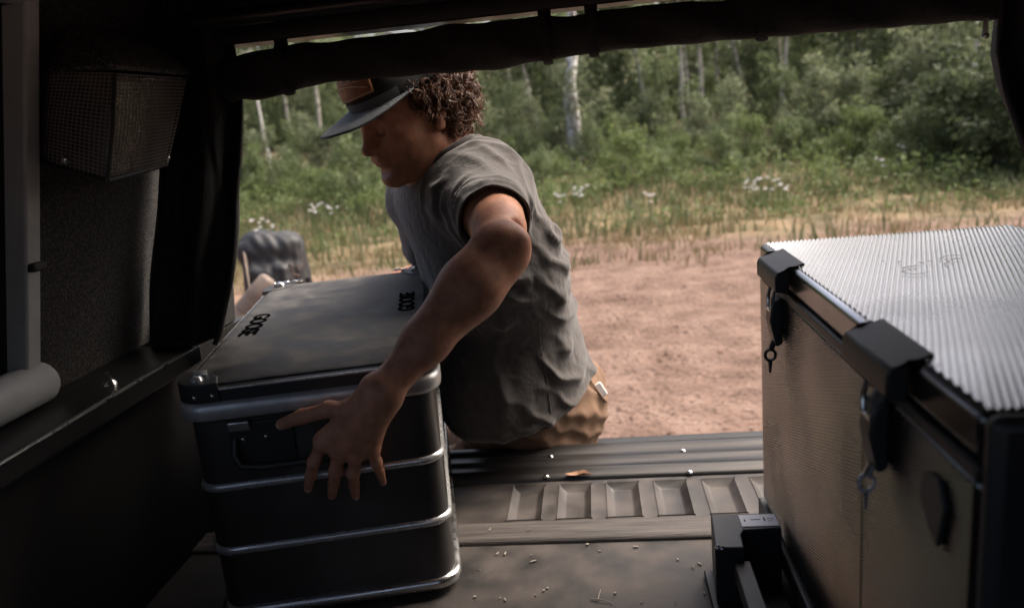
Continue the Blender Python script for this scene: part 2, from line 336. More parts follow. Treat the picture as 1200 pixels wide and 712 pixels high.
# ------------------------------------------------------------------ grass (uncountable)
def blades(n, xr, yr, hr, wid, seed, dens=None, bend=0.35):
    r = np.random.default_rng(seed); x = r.uniform(*xr, n); y = yr[0]+(yr[1]-yr[0])*r.uniform(0, 1, n)**1.5
    p = np.stack([x, y, 0*x], -1); keep = (fnoise(p, seed+1, 0.28, 3)+dens(x, y) > r.uniform(-1.0, 1.0, n)) if dens else np.ones(n, bool)
    x, y = x[keep], y[keep]; n = len(x); z = gh(x, y)-0.01
    h = r.uniform(*hr, n); a = r.uniform(0, 6.28, n); t = r.uniform(0, 6.28, n); q = r.uniform(0.1, bend, n)*h
    side = np.stack([np.cos(a), np.sin(a), 0*a], -1)*(wid*r.uniform(0.6, 1.3, n))[:, None]; lean = np.stack([np.cos(t), np.sin(t), 0*t], -1)*q[:, None]
    b0 = np.stack([x, y, z], -1); up = np.zeros((n, 3)); up[:, 2] = h
    V = np.stack([b0-side, b0+side, b0+0.55*up+0.3*lean+side*0.7, b0+0.55*up+0.3*lean-side*0.7, b0+up+lean], 1).reshape(-1, 3)
    i = np.arange(n)*5
    F = np.concatenate([np.stack([i, i+1, i+2], -1), np.stack([i, i+2, i+3], -1), np.stack([i+3, i+2, i+4], -1)])
    return mesh_np('grass', V, F)
newobj('dry_grass', blades(46000, (-9.5, 10), (7.6, 13.6), (0.03, 0.17), 0.008, 11, lambda x, y: np.clip((y-10.3+.34*np.maximum(0, -x-.6)+.7*np.sin(x*.9+1)+.35*np.sin(x*2.3))*0.45, -1.4, 0.45)-.1), 'grass_dry',
       label='short dry straw-coloured grass along the edge of the dirt clearing', cat='grass', kind='stuff')
newobj('green_grass', blades(34000, (-12, 14), (8.2, 20), (0.08, 0.40), 0.011, 21, lambda x, y: np.clip((y-11.9+.34*np.maximum(0, -x-.6)+.9*np.sin(x*1.1+.5))*0.45, -.95, 1.2), .8), 'grass',
       label='lush green grass between the dirt clearing and the shrubs', cat='grass', kind='stuff')

# ------------------------------------------------------------------ foliage
def leafcloud(n, centers, crad, size, seed, squash=0.8):
    r = np.random.default_rng(seed); c = np.asarray(centers)[r.integers(0, len(centers), n)]
    d = r.normal(size=(n, 3)); d /= np.linalg.norm(d, axis=1)[:, None]
    p = c+d*(crad*r.uniform(0, 1, n)**0.45)[:, None]*np.array([1, 1, squash])
    nn = d*0.7+r.normal(size=(n, 3))*0.6+np.array([0, 0, 0.5]); nn /= np.linalg.norm(nn, axis=1)[:, None]
    a = np.cross(nn, r.normal(size=(n, 3))); a /= np.linalg.norm(a, axis=1)[:, None]; b = np.cross(nn, a)
    s = (size*r.uniform(0.6, 1.35, n))[:, None]
    V = np.stack([p-a*s, p-b*s*0.5+nn*s*0.12, p+a*s, p+b*s*0.5+nn*s*0.12], 1).reshape(-1, 3)
    i = np.arange(n)*4
    return V, np.stack([i, i+1, i+2, i+3], -1)
def stems(n, h, spread, seed, r0=0.012):
    r = np.random.default_rng(seed); m = MB()
    for k in range(n):
        a = r.uniform(0, 6.28); q = r.uniform(0.3, 1)*spread
        m.tube([(0.04*math.cos(a), 0.04*math.sin(a), -0.15), (q*.3*math.cos(a), q*.3*math.sin(a), h*.35), (q*math.cos(a+.2), q*math.sin(a+.2), h*r.uniform(.7, .95))], [r0, r0*.8, r0*.3], 5)
    return m.mesh('stem', 60)
def shrub_meshes(seed, rx, h, ncl, nl, crad, size):
    r = np.random.default_rng(seed); cs = []
    for k in range(ncl):
        a = r.uniform(0, 6.28); q = math.sqrt(r.uniform(0, 1)); z = r.uniform(0.08, 1)
        wdt = math.sin(min(1, z*0.9+0.25)*math.pi)*0.55+0.5
        cs.append((rx*q*wdt*math.cos(a), rx*q*wdt*math.sin(a), z*h))
        if k % 4 == 0:   # straggling shoots beyond the outline
            for t in (1.05, 1.2, 1.36): cs.append((rx*q*wdt*t*math.cos(a), rx*q*wdt*t*math.sin(a), z*h*(.55+.55*t)))
    V, F = leafcloud(nl, cs, crad, size, seed+1)
    return mesh_np('foliage', V, F), stems(7, h, rx*0.6, seed+2)
SH = [shrub_meshes(40, 1.0, 1.7, 42, 2600, 0.34, 0.062), shrub_meshes(50, 0.85, 2.5, 50, 2800, 0.36, 0.06), shrub_meshes(60, 1.25, 1.25, 46, 2600, 0.32, 0.055), shrub_meshes(70, 0.9, 2.0, 34, 1900, 0.30, 0.07)]
SHM = [tuple(me.copy() for me in s) for s in SH]
def plant(name, var, x, y, sc, leafm, label, group, rz, cat='shrub'):
    key = (var, leafm)
    if key not in PL:
        f = SH[var][0].copy(); f.materials.append(M[leafm]); s = SH[var][1].copy(); s.materials.append(M['twig']); PL[key] = (f, s)
    f, s = PL[key]; t = empty(name, (x, y, float(gh(x, y))), label, cat, group, rz); t.scale = (sc, sc, sc)
    newobj('foliage', f, leafm, t); newobj('stem', s, 'twig', t); return t
PL = {}
r0_ = np.random.default_rng(61); wx = r0_.uniform(-13, 15, 900); wy = 12.6+5.5*r0_.uniform(0, 1, 900)**1.2+.5*np.sin(wx*1.1)-.9*np.exp(-((wx-7)/3)**2)
wx[:110] = r0_.uniform(-9, 9, 110); wy[:110] = r0_.uniform(10.2, 12.4, 110); hh = r0_.uniform(.05, .42, 900); hh[:110] = .06; cs = np.stack([wx, wy, gh(wx, wy)+hh], -1); V, F = leafcloud(46000, cs, .32, .038, 62, .6)
newobj('weeds', mesh_np('weeds', V, F), 'leaf_c', label='leafy green weeds growing thick behind the dry grass', cat='weeds', kind='stuff')
r = np.random.default_rng(5)
def px2x(px, Y): return float(P(px, 200, Y=Y)[0])
# low bright shrubs behind the grass, grey-green thicket behind them, deep green bushes on the right
for k in range(30):
    px = 230+k*36+r.uniform(-14, 14); Y = r.uniform(13.6, 16.8)
    plant('low_shrub', [2, 3, 0, 2][k % 4], px2x(px, Y), Y, r.uniform(0.32, 0.66), ['leaf_c', 'leaf_a'][k % 2], 'low green shrub just behind the tall grass', 'low shrubs behind the grass', r.uniform(0, 6.28))
for k in range(34):
    px = 225+k*31+r.uniform(-14, 14); Y = r.uniform(16.6, 19.6)
    plant('thicket_shrub', [1, 3, 0][k % 3], px2x(px, Y), Y, r.uniform(0.5, 0.82), 'leaf_b' if k % 2 else 'leaf_a', 'blurred grey-green shrub in the thicket below the tree trunks' if k % 2 else 'blurred mid green shrub in the thicket below the tree trunks',
          'grey-green thicket shrubs' if k % 2 else 'mid green thicket shrubs', r.uniform(0, 6.28))
for k in range(24):
    px = 225+k*43+r.uniform(-16, 16); Y = r.uniform(22, 27)
    plant('tall_shrub', [1, 1, 3][k % 3], px2x(px, Y), Y, r.uniform(0.9, 1.5), 'leaf_a' if k % 3 else 'leaf_d', 'tall mid green bush at the back of the thicket' if k % 3 else 'tall dark green bush at the back of the thicket',
          'tall mid green bushes at the back' if k % 3 else 'tall dark bushes at the back', r.uniform(0, 6.28))
for px, Y, sc, var in ((1085, 14.0, 0.75, 2), (1130, 13.4, 0.9, 0), (1170, 12.8, 0.85, 0), (1205, 12.4, 0.95, 3), (1150, 15.5, 1.0, 1), (1240, 12.9, 1.05, 0), (1195, 14.6, 1.05, 1)):
    plant('dark_bush', var, px2x(px, Y), Y, sc, 'leaf_d', 'dark leafy bush on the bank beside the dirt clearing', 'dark bushes on the bank', r.uniform(0, 6.28))
for px, Y, sc in ((1065, 17.0, 0.8), (1110, 16.6, 0.9), (965, 16.8, 0.62)):
    plant('pale_shrub', 3, px2x(px, Y), Y, sc*1.25, 'leaf_b', 'loose pale-leaved shrub rising behind the dark bushes', 'pale loose shrubs behind the dark bushes', r.uniform(0, 6.28))

# wild flowers: flat white heads on thin stems
def flower_mesh(seed, n, rx, h):
    r = np.random.default_rng(seed); st = MB(); hd = MB()
    for k in range(n):
        a = r.uniform(0, 6.28); q = rx*math.sqrt(r.uniform(0, 1)); x, y = q*math.cos(a), q*math.sin(a); z = h*r.uniform(0.8, 1.15)
        st.tube([(x*.6, y*.6, -0.05), (x, y, z)], 0.004, 4)
        for j in range(9):
            b = r.uniform(0, 6.28); w_ = 0.026*math.sqrt(r.uniform(0, 1)); hd.dome((x+w_*math.cos(b), y+w_*math.sin(b), z+r.uniform(0, .012)), (r.normal()*.2, r.normal()*.2, 1), 0.010, 0.006, 5)
    return st.mesh('stem'), hd.mesh('flower_head')
FL = [flower_mesh(80, 9, 0.17, 0.50), flower_mesh(81, 5, 0.13, 0.42), flower_mesh(82, 12, 0.22, 0.46)]
for s, h in FL: s.materials.append(M['leaf_c']); h.materials.append(M['petal'])
for k, (px, py, v, lb) in enumerate(((905, 217, 2, 'white wild flowers in a wide clump behind the ribbed fridge'), (885, 215, 0, 'small white wild flower clump just left of a wide clump, behind the ribbed fridge'),
        (680, 224, 0, 'white wild flowers in the grass below the birch trunk'), (655, 226, 1, 'few white wild flowers beside the seated man\'s back'), (372, 243, 0, 'white wild flowers seen under the cap visor'),
        (392, 241, 1, 'few white wild flowers in front of the man\'s chin'), (303, 266, 2, 'white wild flowers above the dark bag'), (1037, 188, 1, 'few white wild flowers high on the green bank'), (1050, 170, 1, 'few white wild flowers at the foot of the pale shrubs'), (760, 228, 1, 'few white wild flowers at the edge of the dry grass'))):
    Y = 12.6 if py > 200 else 14.0
    for _ in range(3):
        q = P(px, py, Y=Y); Y += (q[2]-(float(gh(q[0], Y))+0.47))*9
        Y = min(max(Y, 10.5), 15)
    t = empty('wild_flowers', (q[0], Y, float(gh(q[0], Y))), lb, 'flowers', 'white wild flowers'); newobj('stem', FL[v][0], 'leaf_c', t); newobj('flower_head', FL[v][1], 'petal', t, kind='stuff')

# trees
def tree_meshes(seed, h, r0, crown_from, crad, nl):
    r = np.random.default_rng(seed); m = MB(); pts = []; q = np.zeros(2)
    for k in range(9):
        pts.append((q[0], q[1], -0.4+(h+.4)*k/8)); q = q+r.normal(size=2)*0.07
    m.tube(pts, [r0*(1.12 if k == 0 else 1-0.11*k) for k in range(9)], 9)
    cs = []
    for k in range(16):
        t = r.uniform(crown_from, 0.97); i = t*8; p = np.array(pts[int(i)])*(1-i % 1)+np.array(pts[min(8, int(i)+1)])*(i % 1)
        a = r.uniform(0, 6.28); ln = crad*r.uniform(0.45, 1)*(1.15-t*0.55); e = p+np.array([math.cos(a)*ln, math.sin(a)*ln, ln*0.5])
        m.tube([p, (p+e)/2+np.array([0, 0, -.05]), e], [r0*.3, r0*.2, r0*.06], 5)
        cs += [e, p*.4+e*.6+np.array([0, 0, .2]), e+r.normal(size=3)*.3]
    V, F = leafcloud(nl, cs, crad*0.36, 0.10, seed+1)
    return m.mesh('trunk', 60), mesh_np('crown', V, F)
TR = [tree_meshes(90, 5.2, 0.215, 0.74, 1.3, 1700), tree_meshes(91, 4.8, 0.09, 0.68, 1.1, 1500), tree_meshes(92, 5.2, 0.075, 0.68, 1.0, 1400)]
TR[0][0].materials.append(M['bark_birch']); TR[1][0].materials.append(M['bark_pale']); TR[2][0].materials.append(M['bark_pale'])
TRW = TR[1][0].copy(); TRW.materials.clear(); TRW.materials.append(M['bark_birch'])
for t_ in TR: t_[1].materials.append(M['leaf_a'])
def tree(name, v, px, Y, lean, label, group=None, sc=1.0, trunk=None):
    x = float(P(px, 150, Y=Y)[0]); t = empty(name, (x, Y, float(gh(x, Y))), label, 'tree', group, r.uniform(0, 6.28)); t.scale = (sc, sc, 1); t.rotation_euler = (0, lean, 0)
    newobj('trunk', trunk or TR[v][0], 'bark_pale', t); newobj('crown', TR[v][1], 'leaf_a', t)
tree('birch_tree', 0, 666, 17.6, rad(-0.5), 'thick white-barked birch standing alone above the man\'s shoulder')
tree('slim_birch', 1, 1143, 20, rad(0), 'slim white-barked birch beside the hanging side curtain with the zip end', None, 1.0, TRW)
tree('slim_birch', 1, 310, 23, rad(-1.5), 'slim white-barked birch seen between the left curtain and the cap visor', None, 0.6, TRW)
tree('slim_birch', 1, 561, 19.5, rad(-4), 'slim white-barked birch right behind the man\'s curly hair', None, 0.9, TRW)
for px, Y, ln, v in ((803, 21, 0, 1), (828, 21.5, -2, 1), (817, 23, 1, 2), (918, 22, 4, 1), (925, 25, 0, 2), (1058, 22, 0, 1), (1098, 23, -1, 2), (1082, 26, 2, 2), (350, 24, 1, 2), (745, 26, -2, 2), (870, 28, 1, 2), (990, 27, -1, 2), (610, 27, 2, 2), (700, 24, 5, 2), (770, 22.5, -4, 2), (850, 24, 3, 2), (885, 23, -6, 2), (955, 24.5, 4, 2), (1020, 23.5, -3, 2), (1125, 22, 2, 2), (640, 23, -5, 2), (385, 22, 4, 2)):
    tree('slim_tree', v, px, Y, rad(ln), 'slim pale trunk rising from the thicket' if v == 1 else 'very thin pale trunk at the back of the thicket', 'slim pale trunks in the thicket' if v == 1 else 'very thin trunks at the back')
# the wood beyond, one mass
rr_ = np.random.default_rng(33); cs = np.stack([rr_.uniform(-34, 38, 900), rr_.uniform(27, 42, 900), rr_.uniform(0.2, 3.6, 900)], -1); cs[:, 2] += gh(cs[:, 0], cs[:, 1])
V, F = leafcloud(52000, cs, 1.3, 0.26, 34)
newobj('far_wood', mesh_np('far_wood', V, F), 'leaf_b', label='dark mass of woodland far behind the thicket', cat='woodland', kind='stuff')

# ------------------------------------------------------------------ the truck: bed, canopy, curtains
T = empty('pickup_truck', (0, 0, GZ), 'inside of a pickup bed with a black canopy, open at the rear', 'truck')
class _Par: pass
def tb(mb, name, m, parent=None, **kw):
    o = mb.build(name, m, None, **kw); par = parent or T; o.parent = par
    if par is T: o.matrix_parent_inverse = Matrix.Translation((0, 0, -GZ))
    return o
tb(MB().box((-.755, -.6, -.04), (.755, 1.164, 0.0)), 'bed_floor', 'floor')
# moulded zone with sunk pockets
X0, X1, YA, YB, DP = -.755, .755, 1.236, 1.392, 0.011
def pocket_sheet():
    m = MB(); c0 = float(P(617, 590, z=0)[0]); pit = 0.0905; ks = range(0, 8)
    cells = [(c0+k*pit-.0290, c0+k*pit+.0290) for k in ks if -.73 < c0+k*pit < .73]
    ya, yb = 1.247, 1.375; e = [X0]
    for a, b_ in cells:
        for (p, q, y0, y1) in ((e[-1], a, YA, ya), (e[-1], a, ya, yb), (e[-1], a, yb, YB), (a, b_, YA, ya), (a, b_, yb, YB)):
            m.add([(p, y0, 0), (q, y0, 0), (q, y1, 0), (p, y1, 0)], [(0, 1, 2, 3)])
        i = .011; T4 = [(a, ya, 0), (b_, ya, 0), (b_, yb, 0), (a, yb, 0)]; B4 = [(a+i, ya+i, -DP), (b_-i, ya+i, -DP), (b_-i, yb-i, -DP), (a+i, yb-i, -DP)]
        m.add(T4+B4, [(4, 5, 6, 7), (0, 1, 5, 4), (1, 2, 6, 5), (2, 3, 7, 6), (3, 0, 4, 7)]); e.append(b_)
    for y0, y1 in ((YA, ya), (ya, yb), (yb, YB)): m.add([(e[-1], y0, 0), (X1, y0, 0), (X1, y1, 0), (e[-1], y1, 0)], [(0, 1, 2, 3)])
    return m
me = pocket_sheet(); o = MB(); o.v, o.f = me.v, me.f; mesh = o.mesh('rear_liner')
bm = bmesh.new(); bm.from_mesh(mesh); bmesh.ops.remove_doubles(bm, verts=bm.verts, dist=1e-5)
for f in bm.faces: f.normal_update()
if sum(f.normal.z for f in bm.faces) < 0: bmesh.ops.reverse_faces(bm, faces=bm.faces)
ed = [e for e in bm.edges if len(e.link_faces) == 2 and e.calc_face_angle(0) > .5]
bmesh.ops.bevel(bm, geom=ed, offset=0.0026, segments=2, affect='EDGES', profile=.5)
bm.to_mesh(mesh); bm.free(); mesh.polygons.foreach_set('use_smooth', np.ones(len(mesh.polygons), bool)); mesh.set_sharp_from_angle(angle=rad(35))
ro = newobj('rear_liner', mesh, 'liner', T); ro.matrix_parent_inverse = Matrix.Translation((0, 0, -GZ))
tb(MB().box((-.755, 1.2, -.09), (.755, 1.4, -.05)), 'bed_underside', 'blacksteel')
sp_ = [(1.165, -.03), (1.165, 0.004), (1.172, 0.009), (1.183, 0.007), (1.190, 0.010), (1.203, 0.007), (1.212, 0.010), (1.224, 0.009), (1.2345, 0.002), (1.2345, -.03)]
tb(MB().prism(sp_, 0, -.755, .755), 'floor_strip', 'strip', smooth=60)
sill = [(1.3965, -.05), (1.3965, .001), (1.401, .006), (1.418, .006), (1.424, .010), (1.434, .010), (1.440, .006), (1.462, .006), (1.468, .010), (1.480, .010), (1.486, .006), (1.512, .006), (1.518, .0105), (1.540, .0105), (1.549, .007), (1.553, -.004), (1.553, -.05)]
sl = tb(MB().prism(sill, 0, -.80, .80), 'sill_plate', 'sill', smooth=50)
for px, py in ((645, 534), (800, 527), (640, 557), (808, 552)):
    q = P(px, py, z=.008); o = tb(MB().dome((q[0], q[1], .0062), (0, 0, 1), .0065, .0045, 10), 'screw', 'chrome', smooth=70); o.parent = sl
    o.matrix_parent_inverse = Matrix.Identity(4)
tb(MB().box((-.80, 1.50, -.34), (.80, 1.545, -.051)), 'rear_panel', 'paint', bevel=.006)
tb(MB().box((-.86, 1.546, -.22), (.86, 1.80, -.085)), 'bumper', 'blacksteel', bevel=.02)
tb(MB().box((-.80, -.6, -.34), (.80, 1.499, -.091)), 'chassis', 'blacksteel')
for s in (-1, 1):
    mir = lambda poly: [(s*x, z) for x, z in poly]
    tb(MB().prism(mir([(-.84, -.05), (-.757, -.05), (-.757, .20), (-.748, .30), (-.742, .352), (-.84, .352)]), 1, -.6, 1.499), 'bed_side', 'blackplastic', smooth=30)
    tb(MB().prism(mir([(-.90, -.35), (-.842, -.35), (-.842, .352), (-.90, .352)]), 1, -.6, 1.54), 'outer_side', 'paint', bevel=.01)
    rl = tb(MB().prism(mir([(-.90, .3535), (-.722, .3535), (-.722, .338), (-.704, .338), (-.700, .342), (-.700, .369), (-.704, .373), (-.90, .373)]), 1, -.6, 1.225), 'bed_rail', 'rail', bevel=.0015)
    tb(MB().prism(mir([(-.90, .3535), (-.745, .3535), (-.735, .43), (-.90, .43)]), 1, 1.268, 1.46), 'filler_post', 'fabric', bevel=.004)  # dark post added to mask the bright rail end behind the curtain
    o = tb(MB().tube([(s*.6994, Y, .3705) for Y in (-.6, .3, 1.2245)], .0022, 6), 'rail_highlight', 'alu', smooth=60); o.parent = rl; o.matrix_parent_inverse = Matrix.Identity(4)  # bright strip put in for the highlight along the rail
    if s < 0:
        for py, Y in ((430, 1.0),):
            for pxx, pyy in ((130, 450),):
                q = P(pxx, pyy, z=.373)
                o = tb(MB().dome((-.735, q[1], .3735), (0, 0, 1), .012, .009, 8).tube([(-.735, q[1], .374), (-.735, q[1], .392)], .005, 6), 'rail_bolt', 'chrome', smooth=50)
                o.parent = rl; o.matrix_parent_inverse = Matrix.Identity(4)
    # canopy wall, leaning inwards, with a side window opening
    ix = lambda z: -.80+.25*(z-.42)
    def pan(m, z0, z1, y0, y1, t=.03): m.prism(mir([(ix(z0), z0), (ix(z1), z1), (ix(z1)-t, z1), (ix(z0)-t, z0)]), 1, y0, y1)
    m = MB(); pan(m, .3735, 1.02, .955, 1.30); w0 = .10 if s < 0 else -.45; pan(m, .3735, 1.02, -.6, w0); pan(m, .89, 1.02, w0, .955); pan(m, .3735, .43, w0, .955)
    wl = tb(m, 'canopy_wall', 'carpet')
    wf = MB()
    def bar(z0, z1, y0, y1, a=.018, b_=.032): wf.prism(mir([(ix(z0)+a, z0), (ix(z1)+a, z1), (ix(z1)-b_, z1), (ix(z0)-b_, z0)]), 1, y0, y1)
    bar(.425, .915, .924, .952); bar(.425, .915, w0+.005, w0+.035); bar(.89, .915, w0+.036, .923)
    fr = tb(wf, 'window_frame', 'winframe', bevel=.004)
    o = tb(MB().tube([(s*.792, Y, .404) for Y in (w0-.01, .3, .6, .955, .963, .967)], [.030, .030, .030, .030, .026, .016], 20), 'window_sill', 'winframe', smooth=50); o.parent = fr; o.matrix_parent_inverse = Matrix.Identity(4)
    if s < 0:
        q = P(12, 318, X=-.76)
        o = tb(MB().box((-.762, .926, q[2]-.006), (-.735, .950, q[2]+.006)), 'window_latch', 'blackplastic', bevel=.003); o.parent = fr; o.matrix_parent_inverse = Matrix.Identity(4)
    g = MB(); g.prism(mir([(ix(.43)-.012, .43), (ix(.89)-.012, .89), (ix(.89)-.017, .89), (ix(.43)-.017, .43)]), 1, .135 if s < 0 else .62, .924); o = tb(g, 'window_pane', 'glass'); o.parent = fr; o.matrix_parent_inverse = Matrix.Identity(4)
    wh = MB(); cxx = s*.78
    wh.tube([(cxx-.13, .35, -.5), (cxx-.12, .35, -.5), (cxx+.12, .35, -.5), (cxx+.13, .35, -.5)], [.33, .38, .38, .33], 40)
    wo_ = tb(wh, 'wheel', 'rubber', smooth=40)
    o = tb(MB().tube([(cxx+s*.131, .35, -.5), (cxx+s*.137, .35, -.5)], [.22, .20], 24), 'rim', 'alu_dull', smooth=40); o.parent = wo_; o.matrix_parent_inverse = Matrix.Identity(4)
tb(MB().box((-.70, -.6, 1.021), (.70, 1.30, 1.045)), 'canopy_roof', 'fabric')
fbk = MB().box((-.84, -.64, -.05), (.84, -.601, .42)).box((-.84, -.64, .9805), (.84, -.601, 1.02)).box((-.84, -.64, .4205), (-.44, -.601, .98)).box((.44, -.64, .4205), (.84, -.601, .98))  # unseen opening added in the middle to brighten the interior
tb(fbk, 'front_bulkhead', 'carpet')
# rear header bar
hz = float(P(500, 30, Y=1.27)[2])
hd = MB().prism([(1.245, hz), (1.297, hz), (1.297, hz+.044), (1.285, hz+.056), (1.255, hz+.056), (1.245, hz+.044)], 0, -.70, .70)
HB = tb(hd, 'header_bar', 'rail', bevel=.003)
tb(MB().box((-.69, 1.262, hz+.057), (.69, 1.292, 1.0205)), 'header_panel', 'fabric')
tb(MB().tube([(-.66, 1.225, hz+.036), (-.2, 1.223, hz+.037), (.3, 1.225, hz+.036), (.66, 1.226, hz+.036)], .013, 10), 'roller_tube', 'rail', smooth=60)
# rolled-up rear flap: outline from its lower and upper edges
lowe = [(262, 122), (276, 117), (300, 117), (322, 113), (348, 103), (392, 96), (450, 91), (504, 87), (580, 82), (615, 75), (640, 71), (672, 66), (712, 60), (850, 48), (1000, 36), (1110, 27), (1160, 24), (1195, 20)]
upe = [(262, 74), (282, 66), (316, 58), (356, 52), (480, 37), (560, 27), (634, 19), (682, 16), (749, 8), (835, 0), (1000, -20), (1195, -40)]
pts = []; rad_ = []
for x in range(262, 1200, 9):
    yl = np.interp(x, *zip(*lowe)); yu = np.interp(x, *zip(*upe)); a = P(x, yl, Y=1.25); b_ = P(x, yu+2.0*math.sin(x*.05)*math.sin(x*.021), Y=1.25)
    pts.append((a+b_)/2); rad_.append(np.linalg.norm(b_-a)/2*(1+.025*math.sin(x*.11)))
fl = MB(); fl.tube(pts, rad_, 18, ref=(0, 0, 1))
Vv = np.array(fl.v); c = np.repeat(np.array(pts), 18, 0); dy = Vv[:, 1]-c[:, 1]; Vv[:, 1] = c[:, 1]+dy*.72+.004*np.sin(Vv[:, 0]*40+Vv[:, 2]*90); fl.v = [tuple(p) for p in Vv]
FLP = tb(fl, 'rolled_flap', 'fabric', smooth=60)
for x in (340, 640, 696, 900):
    i = int((x-262)/9); p, rr = np.array(pts[i]), rad_[i]
    st = MB(); loop = [(p[0]+.002*math.sin(3*t), p[1]+(rr*.72+.004)*math.cos(t), p[2]+(rr+.004)*math.sin(t)) for t in np.linspace(0, 2*math.pi, 20, endpoint=False)]
    st.tube(loop, .008, 6, closed=True, flat=.3, ref=(0, 1, 0)); st.box((p[0]-.010, p[1]-.004, p[2]+rr-.004), (p[0]+.010, p[1]+.004, hz+.004))
    o = tb(st, 'strap', 'fabric', smooth=50); o.parent = FLP; o.matrix_parent_inverse = Matrix.Identity(4)
# gathered side curtains
def curtain(edge, wallx, seed, Y0):
    zs = np.linspace(.374, 1.0, 36); ez = [P(x, y, Y=Y0) for x, y in edge]; ez = sorted([(p[2], p[0]) for p in ez]); V = []; n = 40
    for z in zs:
        xe = np.interp(z, [e[0] for e in ez], [e[1] for e in ez]); xw = wallx(z)
        for k in range(n):
            s_ = k/(n-1); x = xw+(xe-xw)*s_+.003*math.sin(z*23+s_*9)
            V.append((x, Y0+.026*math.sin(s_*15+seed+.8*math.sin(z*5))*(0.35+.65*s_)+.006*math.sin(s_*41+z*6)+.01*math.sin(z*9+seed), z))
    I = [(i*n+j, i*n+j+1, (i+1)*n+j+1, (i+1)*n+j) for i in range(len(zs)-1) for j in range(n-1)]
    m = MB(); m.add(V, I); o = tb(m, 'side_curtain', 'fabric', smooth=80)
    md = o.modifiers.new('Solidify', 'SOLIDIFY'); md.thickness = .006; md.offset = 0; return o
curtain([(262, 20), (274, 118), (280, 190), (281, 260), (278, 330), (270, 385), (258, 412), (244, 440)], lambda z: -.80+.25*(z-.42)+.012, 1.0, 1.24)
cr = curtain([(1172, -60), (1162, 30), (1160, 62), (1168, 95), (1183, 135), (1197, 180), (1212, 240), (1222, 330), (1226, 420)], lambda z: .80-.25*(z-.42)-.012, 2.4, 1.24)
q = P(1155, 32, Y=1.225); z_ = MB().tube([q+np.array([0, 0, .012]), q, q+np.array([-.001, 0, -.014])], [.0035, .004, .0045], 6); z_.dome(q+np.array([0, -.004, -.012]), (0, -1, 0), .004, .002, 8)
o = tb(z_, 'zip_end', 'chrome', smooth=50); o.parent = cr; o.matrix_parent_inverse = Matrix.Identity(4)
# ------------------------------------------------------------------ helpers for things placed in world coordinates
def thing(name, loc, label, cat, group=None):
    e = empty(name, loc, label, cat, group); e['_'] = 1; del e['_']; return e
def wb(mb, name, m, parent, **kw):
    """part given in world coordinates under a thing whose Empty is unrotated"""
    o = mb.build(name, m, None, **kw); o.parent = parent
    if parent.parent is None and parent.type == 'EMPTY': o.matrix_parent_inverse = Matrix.Translation(-Vector(parent.location))
    return o
def text_mesh(txt, size, ext=0.0, sx=1.0, bold=0.0):
    cu = bpy.data.curves.new('lettering', 'FONT'); cu.body = txt; cu.size = size; cu.align_x = 'CENTER'; cu.align_y = 'CENTER'; cu.extrude = ext; cu.offset = bold; cu.resolution_u = 4
    o = bpy.data.objects.new('tmp', cu); COL.objects.link(o); dg = bpy.context.evaluated_depsgraph_get()
    me = bpy.data.meshes.new_from_object(o.evaluated_get(dg)); bpy.data.objects.remove(o); me.name = 'lettering'
    if sx != 1.0: me.transform(Matrix.Diagonal((sx, 1, 1, 1)))
    return me

# ------------------------------------------------------------------ ribbed fridge box on its slide
FX0, FX1, FY0, FY1 = .243, .600, .500, 1.180
FR = thing('fridge', (.42, .84, .062), 'tall ribbed aluminium fridge box with black latches on a slide', 'fridge')
bd = wb(MB().box((FX0, FY0, .064), (FX1, FY1, .4355)), 'body', 'rib_shaded', FR, bevel=.006)
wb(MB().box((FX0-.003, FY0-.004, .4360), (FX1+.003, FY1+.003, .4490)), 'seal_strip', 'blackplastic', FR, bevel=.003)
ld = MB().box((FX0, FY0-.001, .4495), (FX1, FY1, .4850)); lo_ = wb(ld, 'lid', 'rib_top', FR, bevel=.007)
lo_.data.materials.append(M['rib_shaded'])
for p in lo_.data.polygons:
    if abs(p.normal.z) < .5: p.material_index = 1  # lid flanks take the shaded copy too
def ribsheet(o0, eu, ev, nu, nv, ang, pitch, amp, name, m):
    """sheet of slanting ribs on the rectangle o0 + [0,nu]eu + [0,nv]ev"""
    eu, ev = np.asarray(eu, float), np.asarray(ev, float); nrm = np.cross(eu, ev); nx, ny_ = math.cos(ang), -math.sin(ang); tx, ty = math.sin(ang), math.cos(ang)
    ws = np.arange(-nv*abs(ny_), nu*nx+pitch, pitch/8); V = []
    for w_ in ws:
        a, b_ = -9, 9
        for p0, dv, hi in ((w_*nx, tx, nu), (w_*ny_, ty, nv)):
            t0, t1 = sorted(((0-p0)/dv, (hi-p0)/dv)); a, b_ = max(a, t0), min(b_, t1)
        if b_ <= a: continue
        h_ = amp*math.sin(2*math.pi*w_/pitch)
        for k in range(5):
            t = a+(b_-a)*k/4; V.append(np.asarray(o0)+eu*(w_*nx+t*tx)+ev*(w_*ny_+t*ty)+nrm*(h_+amp+.0003))
    n = len(V)//5; F = [(i*5+k, i*5+k+1, i*5+k+6, i*5+k+5) for i in range(n-1) for k in range(4)]
    return wb(MB().add(V, F), name, m, FR, smooth=80, kind='stuff')
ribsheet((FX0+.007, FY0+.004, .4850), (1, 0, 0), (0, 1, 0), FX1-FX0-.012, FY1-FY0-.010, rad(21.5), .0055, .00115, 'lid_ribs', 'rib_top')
ribsheet((FX0, FY1-.006, .070), (0, -1, 0), (0, 0, 1), FY1-FY0-.010, .362, rad(70), .0038, .0007, 'side_ribs', 'rib_shaded')
wb(MB().box((FX0-.002, FY0-.022, .060), (FX1+.002, FY0-.0045, .4885)), 'end_panel', 'blackplastic', FR, bevel=.008)
